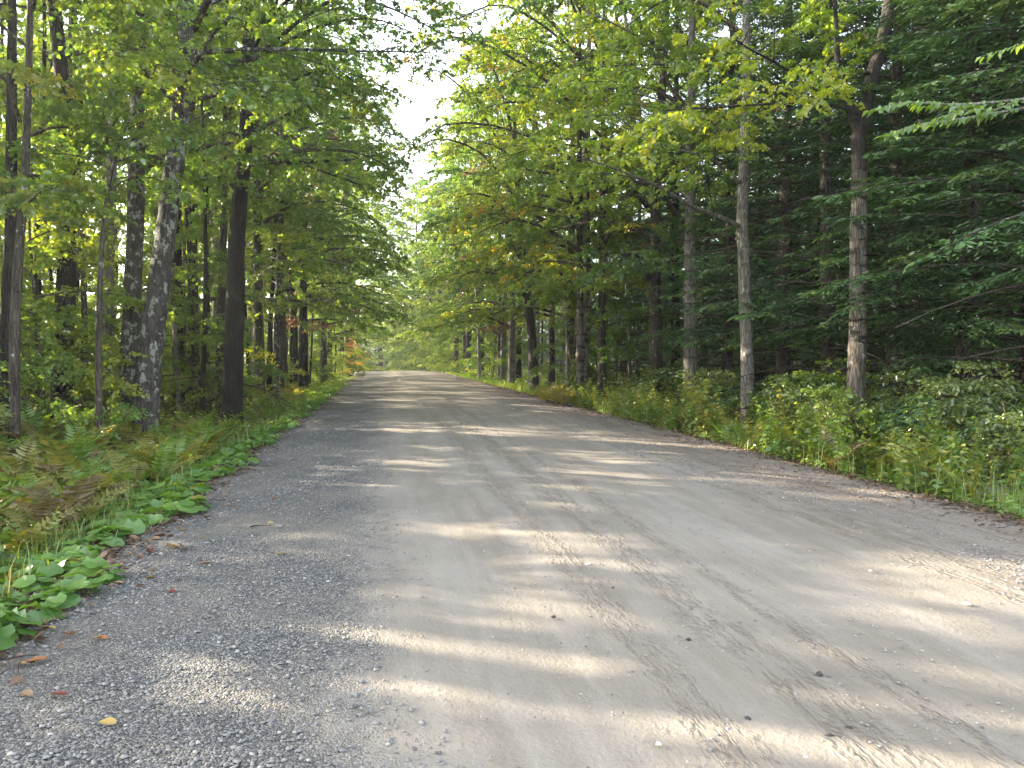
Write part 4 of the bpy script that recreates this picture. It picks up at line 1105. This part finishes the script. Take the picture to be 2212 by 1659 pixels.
n = 2400; y = 2.6 + 12 * rg.random(n) ** 1.4; x = rg.uniform(1.5, 5, n)
s5 = stones(x, y, .003 + .008 * rg.random(n) ** 3, rg)
tag(part('gravel', make_mesh('gravel', *cat3([s1, s2, s3, s4, s5])), None, stone_mat), 'loose grey gravel scattered over the dirt road', None, None, 'stuff')

def ground_px(px, py):
    """road point seen at a pixel"""
    v = CR @ Vector(((px - 1106) / FPX, -(py - 829.5) / FPX, -1.0))
    z = 0.0
    for _ in range(4):
        t = (z - CAM.z) / v.z; q = CAM + v * t; z = Hf(q.x, q.y)
    return q.x, q.y, z
dark_m = NT('dark_stone').pbr((.055, .05, .05), .9); pale_m = NT('pale_stone').pbr((.50, .48, .44), .85)
for k, (px, py, s, mt, lab) in enumerate([
        (476, 1382, .022, None, 'dark rounded stone sitting alone on the sunlit gravel'), (1196, 1336, .017, 'd', 'small black pebble lying on the packed middle of the road'),
        (1272, 1222, .020, 'p', 'pale flat pebble resting on the packed lane'), (1488, 1385, .017, 'd', 'black pebble just past the row of sunlit streaks'),
        (1770, 1462, .022, 'd', 'dark reddish clod between two sunlit streaks on the road'), (1832, 1576, .016, 'd', 'dark pebble nearer the camera, upper of the close dark pair'),
        (1792, 1594, .014, 'd', 'dark pebble nearer the camera, lower of the close dark pair'), (1616, 1558, .016, 'd', 'thin dark stone chip lying aslant on the lane'),
        (1742, 1642, .016, 'p', 'white pebble at the bottom edge of the view'), (1424, 1612, .013, 'p', 'small white pebble on the lane near the bottom edge'),
        (1880, 1236, .018, 'p', 'pale chip of rock beside the long sunlit streak'), (2090, 1308, .022, 'p', 'pale stone lying on the reddish shoulder edge'),
        (606, 1140, .030, None, 'grey stone near the red fallen leaves on the gravel'), (585, 1562, .016, None, 'grey pebble amid the coarse bottom gravel'),
        (812, 1568, .016, None, 'rounded pebble where gravel meets packed dirt'), (1324, 1272, .012, 'd', 'twin dark crumb of stone, middle of the lane')]):
    x, y, z = ground_px(px, py)
    V, F, T = stones(np.array([0.0]), np.array([0.0]), np.array([s]), np.random.default_rng(50 + k), .25, 16)
    V[:, 2] -= Hf(0, 0)
    o = part('loose_stone', make_mesh('stone', V, F, T, smooth=False), None, {None: stone_mat, 'd': dark_m, 'p': pale_m}[mt])
    o.location = (x, y, z); tag(o, lab, 'stone', 'single stones on the road')

def boulder(px, d, size, label, mat, seed, lift=.0):
    import bmesh
    bm = bmesh.new(); bmesh.ops.create_icosphere(bm, subdivisions=4, radius=1)
    V = np.array([v.co[:] for v in bm.verts])
    rr = np.random.default_rng(seed)
    for _ in range(14):
        n_ = nrm(rr.normal(0, 1, 3)); dd = rr.uniform(.62, .9); e = V @ n_
        V -= np.outer(np.maximum(e - dd, 0) * .9, n_)
    V += .025 * np.stack([wob(V[:, 0] * 3, V[:, 1] * 3 + V[:, 2] * 2, 1.5, k) for k in range(3)], -1)
    V *= np.array(size)
    for v, c_ in zip(bm.verts, V): v.co = c_
    me = bpy.data.meshes.new('boulder'); bm.to_mesh(me); bm.free()
    q = G(px, d); o = part('boulder', me, None, mat); o.location = (q[0], q[1], q[2] + lift); tag(o, label, 'boulder')
m = NT('weathered_rock'); nn = m.noise(m.pos(), 5, 6, .65)
rock_mat = m.pbr(m.mix(m.smooth(nn, .35, .65), (.13, .125, .12), (.34, .33, .31)), .92, m.bump(nn, .8, .06), .2)
boulder(2168, 9.6, (.55, .35, .20), 'flat grey boulder half hidden by weeds at the right verge', rock_mat, 3, .06)
boulder(2232, 9.0, (.4, .32, .22), 'second grey boulder cut by the right edge of the view', rock_mat, 4, .04)
boulder(777, 62, (.55, .35, .30), 'pale rock on the left verge where the road tops the crest', pale_m, 5, .1)

# ------------------------------------------------------------------ fallen leaves one by one
def fallen(name, px, py, size, col, label, seed, tpl):
    rr = np.random.default_rng(seed); x, y, z = ground_px(px, py); az = rr.uniform(-.6, .6) + (math.pi if rr.random() < .5 else 0)
    n_ = UP + rr.normal(0, .25, 3)
    V, F, T = leaf_geo(np.zeros((1, 3)), np.array([(math.cos(az), math.sin(az), .12)]), n_[None], np.array([size]), np.array([.5]), tpl)
    o = part(name, make_mesh('fallen_leaf', V, F, T), None, M['fallen_' + col]); o.location = (x, y, z + .02); tag(o, label, 'leaf', 'fallen leaves on the gravel')
for k, (px, py, s, c_, tp, lab) in enumerate([
        (252, 1573, .085, 'yellow', LEAF_OVAL, 'long yellow leaf lying on the coarse gravel close to the camera'), (108, 1430, .11, 'orange', LEAF_OVAL, 'rust-orange leaf on gravel below the lowest round-leaved plant'),
        (30, 1442, .08, 'tan', LEAF_OVAL, 'pale tan leaf at the left edge of the gravel'), (330, 1196, .07, 'red', LEAF_MAPLE, 'dark red leaf on the shaded gravel beside a yellow one'),
        (385, 1187, .10, 'yellow', LEAF_MAPLE, 'yellow-green leaf just right of the dark red one'), (364, 1283, .06, 'red', LEAF_MAPLE, 'red and pale leaf standing on the gravel'),
        (425, 1225, .12, 'tan', LEAF_OVAL, 'tan curled leaf on the gravel near the grey stone'), (595, 1202, .09, 'tan', LEAF_OVAL, 'pinkish tan leaf where gravel meets packed dirt'),
        (165, 1275, .11, 'brown', LEAF_MAPLE, 'brown leaf tucked at the rim of the round-leaved plants'), (240, 1248, .09, 'orange', LEAF_OVAL, 'small orange leaf near the plants rim'),
        (268, 1265, .09, 'tan', LEAF_OVAL, 'tan leaf beside the small orange one'), (310, 1255, .08, 'yellow', LEAF_OVAL, 'dull yellow leaf on the shaded gravel'),
        (162, 1378, .09, 'orange', LEAF_OVAL, 'orange leaf left of the pale shiny pair'), (196, 1388, .08, 'yellow', LEAF_OVAL, 'pale yellow leaf, left of the shiny pair'),
        (232, 1388, .08, 'orange', LEAF_OVAL, 'pale orange leaf, right of the shiny pair'), (592, 1133, .07, 'yellow', LEAF_OVAL, 'tiny yellow leaf on the gravel by the thin twig'),
        (105, 1510, .09, 'red', LEAF_OVAL, 'brick red leaf in the sunlit coarse gravel'), (450, 1120, .09, 'brown', LEAF_MAPLE, 'brown crumpled leaf by the gravel edge, farther off'),
        (587, 1080, .06, 'brown', LEAF_MAPLE, 'dull brown-red leaf farther along the gravel'), (120, 1365, .09, 'yellow', LEAF_OVAL, 'golden leaf on the round-leaved plant rim')]):
    fallen('fallen_leaf', px, py, s, c_, lab, 600 + k, tp)

# ------------------------------------------------------------------ sticks, stalks, a fallen branch
def stick(name, pts, r0, label, cat, mat, side=(), seed=0):
    base = np.array(pts[0]); t = empty(name, base); tag(t, label, cat)
    P = spline([np.array(q) - base for q in pts], 12)
    part('stem', make_mesh('stick', *tubes(P[None], np.linspace(r0, r0 * .4, 12)[None], 6, .1, np.random.default_rng(seed)), smooth=True), t, mat)
    for q in side:
        P = spline([np.array(v) - base for v in q], 8)
        part('twig', make_mesh('stick_twig', *tubes(P[None], np.linspace(r0 * .5, r0 * .2, 8)[None], 5), smooth=True), t, mat)
def gpx(px, py, up=.02):
    x, y, z = ground_px(px, py); return (x, y, z + up)
stick('dead_stick', [gpx(1120, 846), gpx(1150, 849, .05), gpx(1196, 853, .02)], .03, 'dark dead stick lying at the right edge of the road', 'stick', M['bark_dark'])
stick('dead_twig', [gpx(540, 1143), gpx(556, 1141, .025), gpx(586, 1140)], .006, 'thin dark twig lying across the shaded gravel', 'stick', M['bark_dark'])
stick('fallen_branch', [W(520, 828, 19.5), W(560, 838, 18.5), W(590, 852, 17.5), W(628, 872, 16.6)], .022, 'fallen bare branch slanting from the near-black trunk to the road', 'branch', M['bark_dark'],
      [[W(560, 838, 18.5), W(600, 836, 18), W(636, 842, 17.6)], [W(590, 852, 17.5), W(600, 866, 17.2), W(612, 884, 16.8)]])
stick('dry_stalk', [G(2184, 10.2), W(2180, 930, 10.2), W(2173, 900, 10.2), W(2165, 868, 10.2)], .012, 'broken tan stalk leaning before the dark woods at the right edge', 'stalk', M['dry_stalk'],
      [[W(2178, 920, 10.2), W(2196, 906, 10.1), W(2214, 896, 10.0)]])
stick('dry_stalk', [G(1160, 28), W(1172, 795, 27.5), W(1190, 770, 27)], .012, 'pale dry stalk beside the bright yellow ferns', 'stalk', M['dry_stalk'], [[W(1172, 795, 27.5), W(1160, 775, 27.6), W(1150, 760, 27.8)]])

# ------------------------------------------------------------------ the beech bough reaching in from the right
bb = G(2440, 7.6)
bt = tag(empty('beech_tree', bb), 'beech whose pale leafy bough reaches in high at the right edge', 'tree')
P = [np.array((0, 0, -.2)), np.array((.05, .02, 2.5)), np.array((.0, .1, 5.5)), np.array((.15, .1, 9.0))]
part('trunk', make_mesh('beech_trunk', *tubes(spline(P, 40)[None], np.linspace(.14, .04, 40)[None], 14, .04, np.random.default_rng(1), .4), smooth=True), bt, M['bark_grey'])
rb = np.random.default_rng(8)
BL = [make_mesh('beech_leaf', *leaf_geo(np.zeros((1, 3)), np.array([(1., 0, 0)]), UP[None], np.array([1.0]), np.array([.3 + .2 * k]), (LEAF_OVAL[0] * np.array((1, 1.0 + .1 * k, 1 + .6 * k)), LEAF_OVAL[1]))) for k in range(3)]
def bough(pts, r0, nleaf, sub=True, s0=.18):
    P = spline([np.array(q) - bb for q in pts], 24)
    part('limb', make_mesh('beech_limb', *tubes(P[None], np.linspace(r0, r0 * .2, 24)[None], 6), smooth=True), bt, M['bark_grey'])
    for k in range(nleaf):
        s = s0 + (1 - s0) * (k + rb.random()) / nleaf; q = s * 23; i = min(int(q), 22); p = P[i] + (P[i + 1] - P[i]) * (q - i)
        tg = nrm(P[i + 1] - P[i]); side = nrm(np.cross(tg, UP)) * (1 if k % 2 else -1)
        d = nrm(tg * .55 + side * .6 + rb.normal(0, .2, 3) - UP * .35); n_ = nrm(UP * .9 + rb.normal(0, .3, 3) - d * 0)
        o = part('leaf', BL[rb.integers(3)], bt, M['beech'])
        y_ = nrm(np.cross(n_, d)); z_ = np.cross(d, y_)
        o.rotation_euler = __import__('mathutils').Matrix(np.stack([d, y_, z_], 1).tolist()).to_euler()
        s_ = rb.uniform(.07, .105); o.scale = (s_, s_, s_); o.location = p + side * rb.uniform(0, .06)
top_b = bb + np.array((0, .1, 4.0))
bough([top_b, W(2330, 190, 7.5), W(2200, 216, 7.3), W(2060, 226, 7.2), W(1960, 222, 7.1), W(1885, 236, 7.0)], .022, 84, s0=.30)
bough([top_b - np.array((0, 0, .2)), W(2320, 225, 7.4), W(2180, 240, 7.2), W(2080, 256, 7.1), W(1990, 268, 7.0), W(1915, 290, 6.9)], .020, 74, s0=.32)
bough([W(2200, 216, 7.3), W(2150, 236, 7.1), W(2090, 238, 6.9), W(2030, 252, 6.8)], .007, 24, s0=.1)
bough([top_b + np.array((0, 0, .6)), W(2310, 60, 7.6), W(2200, 98, 7.6), W(2120, 122, 7.6)], .012, 22, s0=.45)

# ------------------------------------------------------------------ the woods beyond, one mass
rw = np.random.default_rng(99)
def mass(n, x0, x1, y0, y1, h0, h1, size):
    c = np.stack([rw.uniform(x0, x1, n // 60), rw.uniform(y0, y1, n // 60), h0 + (h1 - h0) * rw.random(n // 60) ** 1.1], -1)
    P = np.repeat(c, 60, 0) + rw.normal(0, 1, (len(c) * 60, 3)) * np.array((1.3, 1.3, .55))
    k = len(P); az = rw.uniform(0, 6.28, k)
    P[:, 2] = np.maximum(P[:, 2], .1) + H(P[:, 0], P[:, 1])
    return leaf_geo(P, np.stack([np.cos(az), np.sin(az), rw.normal(-.3, .3, k)], -1), UP + rw.normal(0, .7, (k, 3)), size * rw.uniform(.6, 1.3, k), np.clip(rw.normal(.5, .15, k) + np.repeat(rw.normal(0, .12, len(c)), 60), 0, 1), LEAF_KITE)
tag(part('distant_woods', make_mesh('distant_woods', *cat3([mass(42000, -115, -85, 2, 200, 0, 9, .42), mass(20000, 36, 60, 2, 180, 0, 17, .40), mass(30000, -60, 50, 168, 200, -7, 14, .5), mass(24000, -40, -10, 130, 150, 0, 11, .34)])), None, M['maple']),
    'far woods closing the view between the nearer trees', None, None, 'stuff')

tag(part('distant_hemlock_and_shade_woods', make_mesh('distant_hemlock_and_shade_woods', *cat3([mass(90000, 21, 34, 25, 150, 0, 14, .34), mass(60000, 34, 52, -5, 120, 0, 24, .45), mass(60000, -20, 22, 134, 152, -1, 9, .34)])), None, M['hemlock']),  # last mass: foliage coloured dark for the shade under the canopy beyond the crest
    'dark far evergreens right of the road, plus foliage coloured as shade beyond the crest', None, None, 'stuff')

# ------------------------------------------------------------------ thin late-summer haze in the air
hx0, hx1, hy0, hy1, hz0, hz1 = -128.0, 75.0, -30.0, 215.0, -12.0, 31.0
Vh = np.array([(x_, y_, z_) for z_ in (hz0, hz1) for y_ in (hy0, hy1) for x_ in (hx0, hx1)], float)
Fh = np.array([(0, 2, 3, 1), (4, 5, 7, 6), (0, 1, 5, 4), (2, 6, 7, 3), (0, 4, 6, 2), (1, 3, 7, 5)])
hm_ = bpy.data.materials.new('air_haze'); hm_.use_nodes = True
ht = hm_.node_tree; ht.nodes.clear()
ho = ht.nodes.new('ShaderNodeOutputMaterial'); hv = ht.nodes.new('ShaderNodeVolumePrincipled')
hv.inputs['Color'].default_value = (.93, .96, 1.0, 1); hv.inputs['Density'].default_value = .0007; hv.inputs['Anisotropy'].default_value = .55
ht.links.new(hv.outputs[0], ho.inputs['Volume'])
tag(part('haze', make_mesh('haze', Vh, Fh), None, hm_), 'thin pale haze in the air over the road', None, None, 'stuff')

# ------------------------------------------------------------------ small dead twigs strewn along the road edges
rt = np.random.default_rng(64); n = 900
yt = 3.2 + 30 * rt.random(n) ** 1.5; sd_ = np.where(rt.random(n) < .45, -1.0, 1.0)
xt = road_x(yt) + sd_ * (HALF + rt.normal(.0, .30, n)); az = rt.uniform(0, 6.28, n); ln = rt.uniform(.05, .28, n)
u3 = np.linspace(-.5, .5, 4)[None, :, None]
dirs = np.stack([np.cos(az), np.sin(az), rt.normal(0, .08, n)], -1)[:, None]
PT = np.stack([xt, yt, H(xt, yt) + .018], -1)[:, None] + dirs * (ln[:, None, None] * u3) + rt.normal(0, .006, (n, 4, 3))
tag(part('twig_litter', make_mesh('twig_litter', *tubes(PT, np.repeat((.0018 + .010 * ln)[:, None] * .8, 4, 1), 4)), None, M['bark_twig']), 'small dead twigs strewn along both road edges', None, None, 'stuff')
